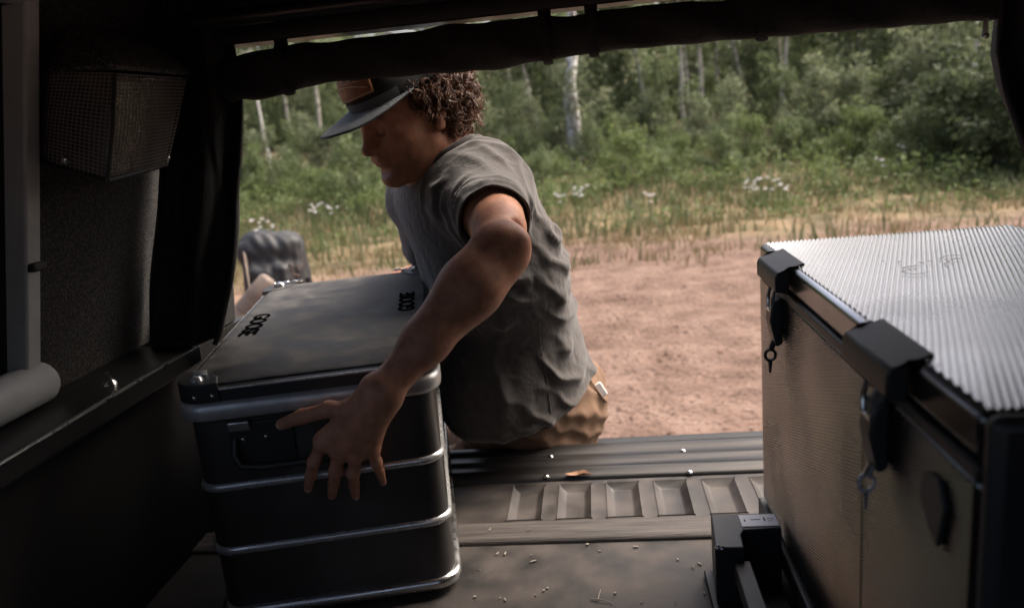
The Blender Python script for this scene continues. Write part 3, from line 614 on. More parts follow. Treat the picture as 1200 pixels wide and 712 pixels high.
ys = P(1012, 560, X=FX0)[1]; wb(MB().box((FX0-.0017, ys-.0003, .07), (FX0-.0010, ys+.0005, .43)), 'seam', 'black_ink', FR)
for yc in (1.043, .664):
    c = MB(); c.prism([(FX0+.016, .491), (FX0-.018, .480), (FX0-.021, .4735), (FX0-.021, .455), (FX0-.0035, .450), (FX0-.0025, .4855), (FX0+.016, .4865)], 1, yc-.056, yc+.056)
    cv = wb(c, 'latch_cover', 'blackplastic', FR, bevel=.002)
    l = MB(); x = FX0-.011
    l.tube([(x, yc-.010, .456), (x-.004, yc-.013, .435), (x-.005, yc-.010, .418), (x-.005, yc+.010, .418), (x-.004, yc+.013, .435), (x, yc+.010, .456)], .0028, 8)
    lt = wb(l, 'latch_loop', 'chrome', FR, smooth=60)
    l = MB(); l.prism([(FX0-.002, .437), (FX0-.015, .430), (FX0-.019, .405), (FX0-.011, .368), (FX0-.002, .372)], 1, yc-.015, yc+.015); wb(l, 'latch_lever', 'blackplastic', FR, bevel=.003)
    l = MB(); l.tube([(x, yc, .372), (x-.004, yc+.001, .360)], .004, 8); l.tube([(x-.005+.007*math.cos(t), yc, .353+.008*math.sin(t)) for t in np.linspace(0, 6.28, 14, endpoint=False)], .0022, 6, closed=True); l.tube([(x-.005, yc, .345), (x-.006, yc-.002, .328)], [.003, .0015], 6)
    wb(l, 'latch_hook', 'chrome' if yc < .8 else 'blackplastic', FR, smooth=60)
q = P(1100, 590, X=FX0)
bdg = MB(); bdg.prism([(q[1]-.020, q[2]+.006), (q[1]-.008, q[2]+.026), (q[1]+.016, q[2]+.020), (q[1]+.024, q[2]-.004), (q[1]+.006, q[2]-.022), (q[1]-.010, q[2]-.030)], 0, FX0-.005, FX0-.0010)
wb(bdg, 'badge', 'blackplastic', FR, bevel=.001)
# worn embossed emblem on the lid: two sweeping strokes and broken marks
em = MB(); ez = .4874
def stroke(pp, w_): em.tube([np.array([*P(x, y, z=ez)[:2], ez]) for x, y in pp], w_, 5, flat=.25, ref=(0, 0, 1))
stroke([(1056, 318), (1062, 320), (1072, 321), (1082, 320), (1088, 318)], .0012); stroke([(1059, 314), (1066, 312), (1074, 311)], .0022); stroke([(1077, 307), (1083, 308)], .0014)
stroke([(1087, 305), (1092, 306)], .0012); stroke([(1102, 303), (1108, 300), (1114, 299), (1127, 298.5)], .0015); stroke([(1106, 310), (1112, 306), (1118, 303), (1128, 303)], .0013); stroke([(1034, 306), (1036, 305.5)], .0015); stroke([(1053, 307), (1056, 306)], .0015)
wb(em, 'emblem', 'rib_shaded', FR)
SL = thing('fridge_slide', (.42, .7, 0), 'black steel fridge slide with a square bar and corner block', 'slide')
wb(MB().box((.236, .33, .030), (.62, 1.19, .0595)), 'tray', 'blacksteel', SL, bevel=.003)
for xx in (.250, .590): wb(MB().box((xx, .33, 0.0005), (xx+.03, 1.19, .0295)), 'runner', 'blacksteel', SL)
wb(MB().prism([(.142, 1.068), (.235, 1.066), (.235, 1.022), (.182, 1.020), (.176, 1.008), (.174, .974), (.134, .976)], 2, .012, .100), 'corner_block', 'blacksteel', SL, bevel=.0025)
wb(MB().box((.158, .20, .055), (.181, .9735, .080)), 'pull_bar', 'blacksteel', SL, bevel=.002)
wb(MB().box((.128, .950, .0006), (.234, 1.06, .0115)), 'foot_plate', 'blacksteel', SL, bevel=.002)
for (px, py) in ((841, 641), (846, 642)): 
    q = P(px, py, Y=.9745); wb(MB().dome((q[0], .9745, q[2]), (0, -1, 0), .004, .004, 8), 'bolt', 'chrome', SL, smooth=60)
for (px, py) in ((850, 654), (854, 668), (884, 617), (878, 630), (900, 669)):
    q = P(px, py, z=.02); wb(MB().dome((q[0], q[1], .0117 if q[0] < .234 else .0117), (0, 0, 1), .006, .006, 8), 'bolt', 'chrome', SL, smooth=60)
lb = wb(MB().box((.181, 1.0275, .1003), (.233, 1.0600, .1012)), 'label_plate', 'white_label', SL)
ink = MB(); ink.box((.186, 1.0405, .1014), (.1885, 1.0465, .10145)); ink.box((.196, 1.044, .1014), (.210, 1.0465, .10145)); ink.box((.214, 1.040, .1014), (.2165, 1.051, .10145)); ink.box((.219, 1.046, .1014), (.229, 1.0475, .10145)); ink.box((.219, 1.040, .1014), (.227, 1.0412, .10145))
o = ink.build('printed_marks', 'blackplastic', lb); 

# ------------------------------------------------------------------ aluminium case
CW, CL, CA = .372, .735, rad(12.5)
cu_, cv_ = np.array([math.cos(CA), math.sin(CA), 0]), np.array([-math.sin(CA), math.cos(CA), 0])
CFR = np.array([-.236, 1.028, 0.0]); CC = CFR-cu_*CW/2+cv_*CL/2; CZ = .0112
CASE = empty('storage_case', (CC[0], CC[1], CZ), 'dark aluminium storage case with ribbed sides and lettered lid, held by the man', 'case', None, CA)
def cb(mb, name, m, parent=None, **kw): return mb.build(name, m, parent or CASE, **kw)
Wb, Lb = CW-.022, CL-.022
cb(MB().ring(Wb, Lb, .032, [(-.012, .004), (0, .012), (0, .312), (-.004, .3165)], closed_prof=False, cap=True), 'body', 'case_body', smooth=40)
def bandp(z, o=.0055, h=.0065): return [(-.003, z-h), (o*.75, z-h*.75), (o, z), (o*.75, z+h*.75), (-.003, z+h)]
for z in (.112, .213): cb(MB().ring(Wb, Lb, .032, bandp(z)), 'rib', 'alu_dull', smooth=70)
cb(MB().ring(Wb, Lb, .032, [(-.006, .0005), (.005, .0005), (.0085, .004), (.009, .013), (.005, .0185), (-.003, .0185)]), 'bottom_rim', 'alu', smooth=70)
cb(MB().ring(CW-.012, CL-.012, .036, [(-.012, .3170), (.001, .3170), (.0060, .3205), (.0075, .327), (.0072, .337), (.003, .3445), (-.012, .3445)]), 'lid_rim', 'alu_satin', smooth=70)
cb(MB().ring(CW-.012, CL-.012, .036, [(-.014, .3447), (.0005, .3447), (.0005, .3610), (.0022, .3625), (.0022, .3640), (-.002, .3660), (-.014, .3660)]), 'lid_frame', 'blackplastic', smooth=30)
cb(MB().ring(CW-.012, CL-.012, .036, [(.0005, .3618), (.0030, .3618), (.0034, .3632), (.0028, .3645), (.0005, .3648)]), 'lid_edge', 'alu_dull', smooth=70)
lid = cb(MB().ring(CW-.030, CL-.030, .030, [(0, .340), (0, .3690), (-.003, .3705)], closed_prof=False, cap=True), 'lid_plate', 'lid', smooth=30)
# lettering cut along both long edges of the lid
tm = text_mesh('GOOSE', .046, .0006, bold=.0010); tm.materials.append(M['black_ink']); bb = [v.co.x for v in tm.vertices]; lw = max(bb)-min(bb)
for s, y0 in ((-1, -.018), (1, .030)):
    sxy = .158/lw
    o = bpy.data.objects.new('lettering', tm); link(o, lid); o.location = (s*(CW/2-.047), y0, .3713)
    o.scale = (sxy, .92, 1); o.rotation_euler = (0, 0, rad(90)*s)
for sx in (-1, 1):
    for sy in (-1, 1):
        m = MB(); W2, L2, rr = CW/2-.006, CL/2-.006, .036; pth = []
        pth.append((W2, L2-.075)); 
        for k in range(7):
            a = rad(90*k/6); pth.append((W2-rr+rr*math.cos(a), L2-rr+rr*math.sin(a)))
        pth.append((W2-.060, L2))
        for j in range(len(pth)-1):
            pass
        outer = [(x+.0045*(1 if i < 8 else 0), y+.0045*(1 if i > 0 else 0)) for i, (x, y) in enumerate(pth)]
        outer = []
        for i, (x, y) in enumerate(pth):
            n = (1, 0) if i == 0 else ((0, 1) if i == len(pth)-1 else (math.cos(rad(90*(i-1)/6)), math.sin(rad(90*(i-1)/6)))); outer.append((x+.0045*n[0], y+.0045*n[1]))
        inner = [(W2-.060, L2-.040), (W2-.040, L2-.075)]
        pol = [(sx*x, sy*y) for x, y in outer+[(W2-.052, L2-.030), (W2-.030, L2-.060)]]
        m.prism(pol, 2, .3455, .3735)
        cc = cb(m, 'corner_cap', 'blackplastic', bevel=.002)
        for xx in (W2-.022, W2-.046):
            cb(MB().dome((sx*(xx-.004), sy*(L2+.0044), .356), (0, sy, 0), .0036, .003, 8), 'rivet', 'chrome', cc, smooth=70)
        f = MB().dome((sx*(W2-.026), sy*(L2-.018), .3737), (0, 0, 1), .010, .007, 10); f.box((sx*(W2-.026)-.009, sy*(L2-.040)-.003, .3737), (sx*(W2-.026)+.009, sy*(L2-.040)+.003, .381))
        cb(f, 'fastener', 'chrome' if sy > 0 else 'alu_dull', cc, smooth=50)
        if sy > 0:   # bright chain of links round the far corners
            for k in range(4):
                m = MB(); cxk, cyk = sx*(W2-.020-.016*k), sy*(L2-.006); m.tube([(cxk+.0075*math.cos(t), cyk+.0035*math.sin(t), .3765+.002*math.sin(t+k)) for t in np.linspace(0, 6.28, 12, endpoint=False)], .0015, 5, closed=True)
                cb(m, 'link', 'chrome', cc, smooth=60)
# front latch and drop handle, matched at the far end
for s in (-1, 1):
    yf = s*(CL/2-.011); n = s
    def yy(a): return yf+n*a
    xl = -.075
    cb(MB().box((xl-.044, min(yy(.001), yy(.005)), .244), (xl+.045, max(yy(.001), yy(.005)), .309)), 'handle_plate', 'blackplastic', bevel=.002)
    cb(MB().box((xl-.042, min(yy(.0052), yy(.014)), .300), (xl-.012, max(yy(.0052), yy(.014)), .314)), 'latch_tab', 'alu', bevel=.002)
    for xx in (-.026, .006): cb(MB().dome((xl+xx, yy(.0051), .285), (0, n, 0), .0035, .003, 8), 'rivet', 'chrome', smooth=70)
    cb(MB().tube([(xl-.036, yy(.006), .286), (xl-.038, yy(.016), .266), (xl-.030, yy(.021), .250), (xl, yy(.022), .246), (xl+.075, yy(.022), .246), (xl+.105, yy(.021), .250), (xl+.113, yy(.016), .266), (xl+.111, yy(.003), .290)], .0055, 8), 'handle', 'blackplastic', smooth=60)

# ------------------------------------------------------------------ net pouch on the canopy wall
PO = thing('mesh_pouch', (-.70, 1.08, .66), 'black net-covered pouch with a padded lid hanging on the wall', 'pouch')
A_t, B_t = P(135, 86, X=-.605), P(218, 92, X=-.625); A_b, B_b = P(126, 211, X=-.628), P(195, 193, X=-.655)
C_t = np.array([-.70, A_t[1]+.004, A_t[2]+.01]); C_b = np.array([-.735, A_b[1]+.02, A_b[2]+.035]); D_t = np.array([-.69, B_t[1]+.01, B_t[2]+.02]); D_b = np.array([-.73, B_b[1]+.02, B_b[2]+.05])
wb(MB().add([A_t, B_t, B_b, A_b, C_t, D_t, D_b, C_b], [(0, 1, 2, 3), (0, 3, 7, 4), (1, 5, 6, 2), (4, 7, 6, 5), (0, 4, 5, 1), (3, 2, 6, 7)]), 'body', 'vinyl', PO, bevel=.006)
def net(q, nu, nv, name, sub):
    a, b, c, d = q; n = np.cross(b-a, d-a); n /= np.linalg.norm(n)
    if n@(CAM-a) < 0: n = -n
    m = MB()
    def pt(u, v): return (a*(1-u)+b*u)*(1-v)+(d*(1-u)+c*u)*v+n*(.0025+.006*math.sin(u*math.pi)*math.sin(v*math.pi))
    for k in range(nu+1): m.tube([pt(k/nu, t) for t in np.linspace(0, 1, 6)], .00055, 4)
    for k in range(nv+1): m.tube([pt(t, k/nv) for t in np.linspace(0, 1, 6)], .00055, 4)
    return wb(m, name, 'mesh', PO, kind='stuff')
net((A_t, B_t, B_b, A_b), 24, 26, 'net', 0); net((C_t, A_t, A_b, C_b), 16, 26, 'net', 1)
Tq = [A_t+np.array([.010, -.006, .004]), B_t+np.array([.010, .008, .002]), D_t+np.array([-.02, .010, .0]), C_t+np.array([-.03, -.008, 0])]
Tu = [A_t+np.array([.004, -.004, .016]), B_t+np.array([.004, .006, .014]), P(210, 52, X=-.672), P(80, 22, X=-.690)]
wb(MB().add(Tq+Tu, [(0, 1, 2, 3), (4, 5, 6, 7), (0, 1, 5, 4), (1, 2, 6, 5), (2, 3, 7, 6), (3, 0, 4, 7)]), 'padded_lid', 'pouch_lid', PO, bevel=.008)
wb(MB().tube([A_t, (A_t+A_b)/2+np.array([.004, -.003, 0]), A_b], .0032, 6).tube([A_b, B_b], .0035, 6).tube([B_t, B_b], .0032, 6).tube([A_b, C_b], .0035, 6), 'piping', 'blackplastic', PO, smooth=60)
wb(MB().box((-.752, 1.03, .81), (-.692, 1.15, .87)), 'back_panel', 'blackplastic', PO, bevel=.004)
wb(MB().dome(C_b*.55+A_b*.45+np.array([.004, -.006, .012]), (.3, -1, .3), .006, .005, 8), 'toggle', 'chrome', PO, smooth=60)
wb(MB().dome(B_b+np.array([.003, 0, .010]), (.8, -.5, .3), .0055, .005, 8), 'toggle', 'chrome', PO, smooth=60)

# ------------------------------------------------------------------ crumbs, leaf, twig on the bed floor
cr_ = MB(); r5 = np.random.default_rng(9)
spots = [(604, 592, -.018), (614, 594, -.018), (620, 590, -.018), (676, 600, -.018), (672, 575, -.018), (583, 648, .001), (592, 648, .001), (623, 650, .001), (625, 657, .001), (620, 620, .011), (574, 620, .011), (695, 633, .001), (745, 640, .001), (586, 700, .001), (592, 702, .001), (679, 600, -.018), (820, 660, .001), (812, 664, .001), (628, 697, .001), (703, 645, .001)]
for k in range(10): spots.append((r5.uniform(555, 830), r5.uniform(632, 712), .001))
for k, (px, py, z) in enumerate(spots):
    q = P(px, py, z=z+.001); a = r5.uniform(0, 3.14); l = r5.uniform(.002, .005) if k < 20 else r5.uniform(.0008, .0025); w_ = l*.28 if k < 20 else l*.8
    R = np.array([[math.cos(a), -math.sin(a), 0], [math.sin(a), math.cos(a), 0], [0, 0, 1]]); cr_.box((-l, -w_, 0), (l, w_, .0015), R, (q[0], q[1], z+.0004))
cr_.build('floor_crumbs', 'straw', None, label='pale straw crumbs scattered over the truck bed floor', cat='crumbs', kind='stuff')
q = P(678, 557, z=.007)
lf = MB(); 
out = [(-.028, 0), (-.018, .006), (-.004, .009), (.012, .007), (.027, .001), (.012, -.005), (-.004, -.007), (-.018, -.004)]
lf.add([(x, y, .004+.003*math.sin(x*140)+abs(y)*.4) for x, y in out]+[(0, 0, .002)], [(i, (i+1) % 8, 8) for i in range(8)])
lo = lf.build('dry_leaf', 'leaf', None, label='small curled brown leaf lying on the sill plate', cat='leaf'); lo.location = (q[0], q[1], .0068)
md = lo.modifiers.new('Solidify', 'SOLIDIFY'); md.thickness = .0006
a, b_ = P(693, 701, z=.002), P(718, 706, z=.002); c_ = P(704, 690, z=.002)
tw = MB().tube([a, (a+b_)/2+np.array([0, 0, .002]), b_], [.0011, .001, .0007], 6).tube([a*.7+b_*.3, c_], [.0008, .0005], 5); tw.build('twig', 'straw', None, label='thin forked twig lying on the bed floor', cat='twig')

# ------------------------------------------------------------------ camp table, bag and canvas roll outside, behind the case
tz = GZ+.70
TB = thing('camp_table', (-1.85, 4.05, GZ), 'low wooden camp table under the dark bag, hidden behind the case', 'table')
for k in range(7): wb(MB().box((-2.30+k*.125, 3.72, tz-.022), (-2.30+k*.125+.119, 4.38, tz)), 'plank', 'wood', TB, bevel=.003)
for xx in (-2.26, -1.50):
    for yy_ in (3.76, 4.30):
        wb(MB().box((xx, yy_, float(gh(xx, yy_))-.005), (xx+.04, yy_+.04, tz-.023)), 'leg', 'wood', TB)
for yy_ in (3.765, 4.305): wb(MB().box((-2.219, yy_, tz-.075), (-1.501, yy_+.03, tz-.0235)), 'rail', 'wood', TB)
# ------------------------------------------------------------------ smooth-blended solids -> one continuous mesh
def cone(a, b, r1, r2): return ('c', np.asarray(a, float), np.asarray(b, float), float(r1), float(r2))
def ell(c, r, R=None): return ('e', np.asarray(c, float), np.asarray(r, float), np.eye(3) if R is None else np.asarray(R, float))   # rows of R: local axes
def rbox(c, h, R, rd): return ('b', np.asarray(c, float), np.asarray(h, float), np.asarray(R, float), rd)
def plane(p, n): n = np.asarray(n, float); return ('p', np.asarray(p, float), n/np.linalg.norm(n))
def pd(s, p):
    k = s[0]
    if k == 'c':
        ba = s[2]-s[1]; t = np.clip(((p-s[1])@ba)/(ba@ba+1e-12), 0, 1)
        return np.linalg.norm(p-s[1]-t[:, None]*ba, axis=1)-(s[3]+(s[4]-s[3])*t)
    if k == 'e':
        q = (p-s[1])@s[3].T; k0 = np.linalg.norm(q/s[2], axis=1); k1 = np.linalg.norm(q/(s[2]*s[2]), axis=1)
        return k0*(k0-1)/(k1+1e-9)
    if k == 'b':
        q = np.abs((p-s[1])@s[3].T)-s[2]+s[4]
        return np.linalg.norm(np.maximum(q, 0), axis=1)+np.minimum(q.max(1), 0)-s[4]
    return (p-s[1])@s[2]
def sdf_eval(prims, p, use=None):
    d = np.full(len(p), 1.0)
    for i, (op, k, s) in enumerate(prims):
        if use is not None and not use[i]: continue
        e = pd(s, p)
        if op == '+':
            h = np.maximum(k-np.abs(d-e), 0)/k; d = np.minimum(d, e)-h*h*k*.25
        elif op == '-':
            h = np.maximum(k-np.abs(d+e), 0)/k; d = np.maximum(d, -e)+h*h*k*.25
        else:
            h = np.maximum(k-np.abs(d-e), 0)/k; d = np.maximum(d, e)+h*h*k*.25
    return d
def sdf_mesh(prims, h, pad=.03, off=0.0):
    lo = np.full(3, 9e9); hi = -lo
    for op, k, s in prims:
        if op != '+': continue
        if s[0] == 'c': pts = [s[1]-s[3], s[1]+s[3], s[2]-s[4], s[2]+s[4]]
        else: q = np.max(s[2])*(1.75 if s[0] == 'b' else 1); pts = [s[1]-q, s[1]+q]
        lo = np.minimum(lo, np.min(pts, 0)); hi = np.maximum(hi, np.max(pts, 0))
    lo = lo-pad; hi = hi+pad; Bk = 12; nb = np.ceil((hi-lo)/(h*Bk)).astype(int); n = nb*Bk+1
    G = np.full(n, 1.0, np.float32); R = Bk*h*.5*1.733
    cen = lo+(np.stack(np.meshgrid(*[np.arange(k) for k in nb], indexing='ij'), -1).reshape(-1, 3)+.5)*Bk*h
    dc = sdf_eval(prims, cen)-off; pc = np.stack([pd(s, cen) for _, _, s in prims], 1); ks = np.array([k for _, k, _ in prims])
    loc = np.stack(np.meshgrid(*[np.arange(Bk+1)]*3, indexing='ij'), -1).reshape(-1, 3)
    bi = np.stack(np.meshgrid(*[np.arange(k) for k in nb], indexing='ij'), -1).reshape(-1, 3)
    for j in range(len(cen)):
        i0 = bi[j]*Bk; sl = tuple(slice(a, a+Bk+1) for a in i0)
        if abs(dc[j]) > R*1.5+.02:
            if dc[j] < 0: G[sl] = np.minimum(G[sl], -1)
            continue
        use = pc[j] < R*1.6+ks+abs(off)+3*h
        for q, (op, k, s) in enumerate(prims):
            if op == '&': use[q] = True
        p = lo+(i0+loc)*h
        G[sl] = (sdf_eval(prims, p, use)-off).reshape([Bk+1]*3)
    ins = G < 0
    c8 = [ins[a:n[0]-1+a, b:n[1]-1+b, c:n[2]-1+c] for a in (0, 1) for b in (0, 1) for c in (0, 1)]
    cnt = sum(x.astype(np.int8) for x in c8); act = np.argwhere((cnt > 0) & (cnt < 8))
    idx = np.full(np.array(n)-1, -1, np.int64); idx[tuple(act.T)] = np.arange(len(act))
    acc = np.zeros((len(act), 3)); num = np.zeros(len(act))
    cor = np.array([[a, b, c] for a in (0, 1) for b in (0, 1) for c in (0, 1)]); vals = np.stack([G[tuple((act+c).T)] for c in cor], 1)
    for a in range(8):
        for b in range(a+1, 8):
            if np.abs(cor[a]-cor[b]).sum() != 1: continue
            va, vb = vals[:, a], vals[:, b]; m = (va < 0) != (vb < 0); t = va[m]/(va[m]-vb[m])
            acc[m] += cor[a]+(cor[b]-cor[a])*t[:, None]; num[m] += 1
    V = lo+(act+acc/num[:, None])*h; F = []
    for ax in range(3):
        u, v = [(1, 2), (2, 0), (0, 1)][ax]; sl0 = [slice(None)]*3; sl1 = [slice(None)]*3; sl0[ax] = slice(0, -1); sl1[ax] = slice(1, None)
        a, b = ins[tuple(sl0)], ins[tuple(sl1)]
        for flip, msk in ((False, a & ~b), (True, ~a & b)):
            e = np.argwhere(msk); e = e[(e[:, u] > 0) & (e[:, v] > 0) & (e[:, u] < n[u]-1) & (e[:, v] < n[v]-1)]
            du = np.zeros(3, int); dv = np.zeros(3, int); du[u] = 1; dv[v] = 1
            q = np.stack([idx[tuple((e-du-dv).T)], idx[tuple((e-dv).T)], idx[tuple(e.T)], idx[tuple((e-du).T)]], 1)
            F.append(q[:, ::-1] if flip else q)
    F = np.concatenate(F); return V, F[(F >= 0).all(1)]
def vnormals(V, F):
    fn = np.cross(V[F[:, 2]]-V[F[:, 0]], V[F[:, 3]]-V[F[:, 1]]); N = np.zeros_like(V)
    for k in range(4): np.add.at(N, F[:, k], fn)
    return N/(np.linalg.norm(N, axis=1)[:, None]+1e-12)
def relax(V, F, it, lam=.5):
    for _ in range(it):
        S = np.zeros_like(V); C = np.zeros(len(V))
        for k in range(4):
            for o_ in (1, 3): np.add.at(S, F[:, k], V[F[:, (k+o_) % 4]]); np.add.at(C, F[:, k], 1)
        V = V+(S/C[:, None]-V)*lam
    return V
def drop(V, F, keepf):
    F = F[keepf]; u = np.unique(F); mp = np.full(len(V), -1); mp[u] = np.arange(len(u)); return V[u], mp[F]
def unit(v): v = np.asarray(v, float); return v/np.linalg.norm(v)
def U(k, s): return ('+', k, s)
def SUB(k, s): return ('-', k, s)

# ------------------------------------------------------------------ dark bag on the camp table
bc = P(322, 320, Y=4.05); bx = bc[0]; Rb = np.array([[math.cos(.25), math.sin(.25), 0], [-math.sin(.25), math.cos(.25), 0], [0, 0, 1]])
bp_ = [U(.05, rbox((bx+.01, 4.05, tz+.19), (.165, .14, .20), Rb, .07)), U(.06, ell((bx-.02, 4.02, tz+.33), (.13, .11, .085), Rb)), U(.04, rbox((bx+.02, 3.90, tz+.14), (.12, .05, .11), Rb, .04)),
       SUB(.03, cone((bx-.16, 3.86, tz+.20), (bx+.03, 3.84, tz+.35), .022, .018)), SUB(.02, cone((bx+.07, 3.84, tz+.05), (bx+.06, 3.88, tz+.36), .012, .012)), ('&', .01, plane((0, 0, tz+.001), (0, 0, -1)))]
V, F = sdf_mesh(bp_, .009); Nn = vnormals(V, F); V = V+Nn*(.007*fnoise(V, 71, 4.5, 2)+.004*fnoise(V*np.array([1, 1, .3]), 72, 10, 1))[:, None]; V[:, 2] = np.maximum(V[:, 2], tz+.0005)
BG = thing('soft_bag', (bx, 4.05, tz), 'dark grey soft bag with a faded pale print behind the case', 'bag')
o = newobj('shell', mesh_np('shell', V, F, True), 'bag', None); o.parent = BG; o.matrix_parent_inverse = Matrix.Translation(-Vector(BG.location))
def onbag(px, py):
    p = P(px, py, Y=3.6)-CAM; p = p/np.linalg.norm(p); t = 3.4
    for _ in range(60):
        dd = sdf_eval(bp_, (CAM+p*t)[None])[0]; t += dd*.8
        if dd < .002: break
    return CAM+p*(t-.010)
pm = MB()
for ln in (((339, 309), (343, 318), (346, 310), (350, 317), (354, 309)), ((342, 321), (351, 324))): pm.tube([onbag(*q) for q in ln], .010, 6, flat=.35, ref=(0, 1, 0))
wb(pm, 'faded_print', 'tan', BG, smooth=60)
wb(MB().tube([onbag(287, 268)+np.array([-.02, -.01, .0]), onbag(287, 300), onbag(291, 330), onbag(294, 350)], [.020, .026, .024, .02], 8, flat=.3, ref=(0, 1, 0)), 'webbing', 'tan', BG, smooth=60)
wb(MB().tube([onbag(355, 325)+np.array([.03, 0, 0]), onbag(357, 340)+np.array([.035, 0, 0])], .018, 8), 'side_buckle', 'blackplastic', BG, smooth=60)
ra, rb_ = P(314, 328, Y=3.70), P(262, 392, Y=3.62); rd_ = unit(rb_-ra); tlow = (tz+.062-ra[2])/rd_[2]; rb_ = ra+rd_*tlow
rl_ = MB().tube([ra-rd_*.012, ra, ra*.5+rb_*.5, rb_, rb_+rd_*.01], [.035, .047, .050, .049, .03], 16)
RO = rl_.build('canvas_roll', 'tan', None, smooth=50, label='tan canvas roll leaning against the dark bag', cat='roll')
# ------------------------------------------------------------------ the man, perched on the bumper, reaching over the case
Z3 = np.array([0, 0, 1.0])
def HF(px, py, off):
    """pixel -> point 'off' in front of the case's near face"""
    n = -cv_; r_ = FW*FPX+RT*(px-CX)-UP*(py-CY); t = (off-((CAM-CFR)@n)+.0)/(r_@n); return CAM+r_*t
pel = np.array([-.185, 1.735, .040]); s1 = P(610, 415, d=1.66); s2 = P(582, 318, d=1.56); s3 = P(545, 240, d=1.50); nk = P(519, 192, d=1.475)
Ls = P(567, 226, d=1.385); El = P(590, 291, d=1.125); Wr = HF(446, 462, .062)
Rs = P(497, 232, d=1.67)
def fr(f, up):   # rows: facing, left, up
    up = unit(up); f = np.asarray(f, float); f = unit(f-up*(f@up)); return np.stack([f, np.cross(up, f), up])
Rp = fr((-1, -.05, 0), (s1-pel)*.3+Z3*.1); R1 = fr((-.96, -.22, 0), s2-pel); R2 = fr((-.90, -.38, 0), s3-s1); R3 = fr((-.85, -.50, 0), nk-s2)
L3 = R3[1]
torso = [U(.05, ell(pel, (.118, .168, .125), Rp)), U(.09, ell(s1-R1[0]*.016, (.112, .148, .15), R1)), U(.09, ell(s2, (.118, .158, .15), R2)), U(.08, ell(s3+R3[0]*.004, (.098, .160, .115), R3)),
         U(.06, cone(Ls-L3*.02, Rs+L3*.02, .062, .062)), U(.05, ell(s2+R2[0]*.045+R2[1]*.06+R2[2]*.05, (.06, .08, .07), R2)), U(.05, ell(s2+R2[0]*.045-R2[1]*.06+R2[2]*.05, (.06, .08, .07), R2)),
         U(.06, ell(s2-R2[0]*.050+R2[1]*.070+R2[2]*.03, (.042, .065, .10), R2)), U(.06, ell(s2-R2[0]*.050-R2[1]*.070+R2[2]*.03, (.042, .065, .10), R2))]
trap = [U(.05, cone(nk-np.array([0, 0, .025]), Ls+np.array([.01, .03, .015]), .042, .040)), U(.05, cone(nk-np.array([0, 0, .025]), Rs+np.array([.01, -.03, .015]), .042, .040))]
# head
hy, hp_ = rad(43), rad(19)
Fh = np.array([-math.cos(hy)*math.cos(hp_), -math.sin(hy)*math.cos(hp_), -math.sin(hp_)]); Lh = np.array([math.sin(hy), -math.cos(hy), 0.0]); Uh = np.cross(Fh, Lh)
Rh = np.stack([Fh, Lh, Uh]); O = P(510, 132, d=1.34)-Lh*.076
def hpt(f, l, u): return O+Fh*f+Lh*l+Uh*(u if u > 0 else u*.84)
def eh(c, r): return ell(hpt(*c), r, Rh)
head = [U(.03, cone(hpt(-.030, 0, -.045), nk+np.array([-.005, -.012, -.02]), .056, .062)),
        U(.02, eh((-.002, 0, .045), (.098, .077, .089))), U(.035, eh((.042, 0, -.012), (.052, .060, .085))), U(.03, eh((.03, 0, -.055), (.052, .054, .050)))]
for s in (1, -1):
    head += [U(.022, cone(hpt(.010, s*.052, -.055), hpt(.080, s*.014, -.094), .019, .017)), U(.025, eh((.060, s*.044, -.010), (.026, .022, .020))), U(.014, cone(hpt(.089, s*.010, .030), hpt(.076, s*.046, .031), .011, .010))]
head += [U(.02, eh((.088, 0, -.094), (.018, .020, .017)))]
for s in (1, -1): head += [SUB(.014, ell(hpt(.101, s*.031, .008), (.018, .017, .012), Rh))]
head += [U(.010, cone(hpt(.090, 0, .022), hpt(.110, 0, -.020), .0085, .0105)), U(.006, ell(hpt(.111, 0, -.022), (.0125, .0115, .010), Rh))]
for s in (1, -1): head += [U(.007, ell(hpt(.101, s*.0135, -.026), (.012, .0075, .0085), Rh)), SUB(.003, ell(hpt(.107, s*.0075, -.0325), (.0060, .0035, .0042), Rh))]
head += [U(.010, ell(hpt(.094, 0, -.047), (.014, .024, .014), Rh)), U(.005, ell(hpt(.1005, 0, -.0495), (.0095, .0235, .0056), Rh)), U(.005, ell(hpt(.0965, 0, -.0635), (.0100, .0205, .0066), Rh)), SUB(.003, cone(hpt(.1135, -.020, -.0575), hpt(.1135, .020, -.0575), .0030, .0030)), SUB(.016, ell(hpt(.1055, 0, -.0790), (.006, .018, .004), Rh))]
for s in (1, -1):
    head += [U(.004, ell(hpt(.079, s*.031, .006), (.0135, .0150, .0125), Rh)),
             U(.008, ell(hpt(-.006, s*.080, .004), (.015, .008, .024), Rh)), SUB(.006, ell(hpt(.000, s*.088, .002), (.008, .006, .013), Rh)), U(.005, ell(hpt(.0, s*.078, -.026), (.010, .007, .010), Rh))]
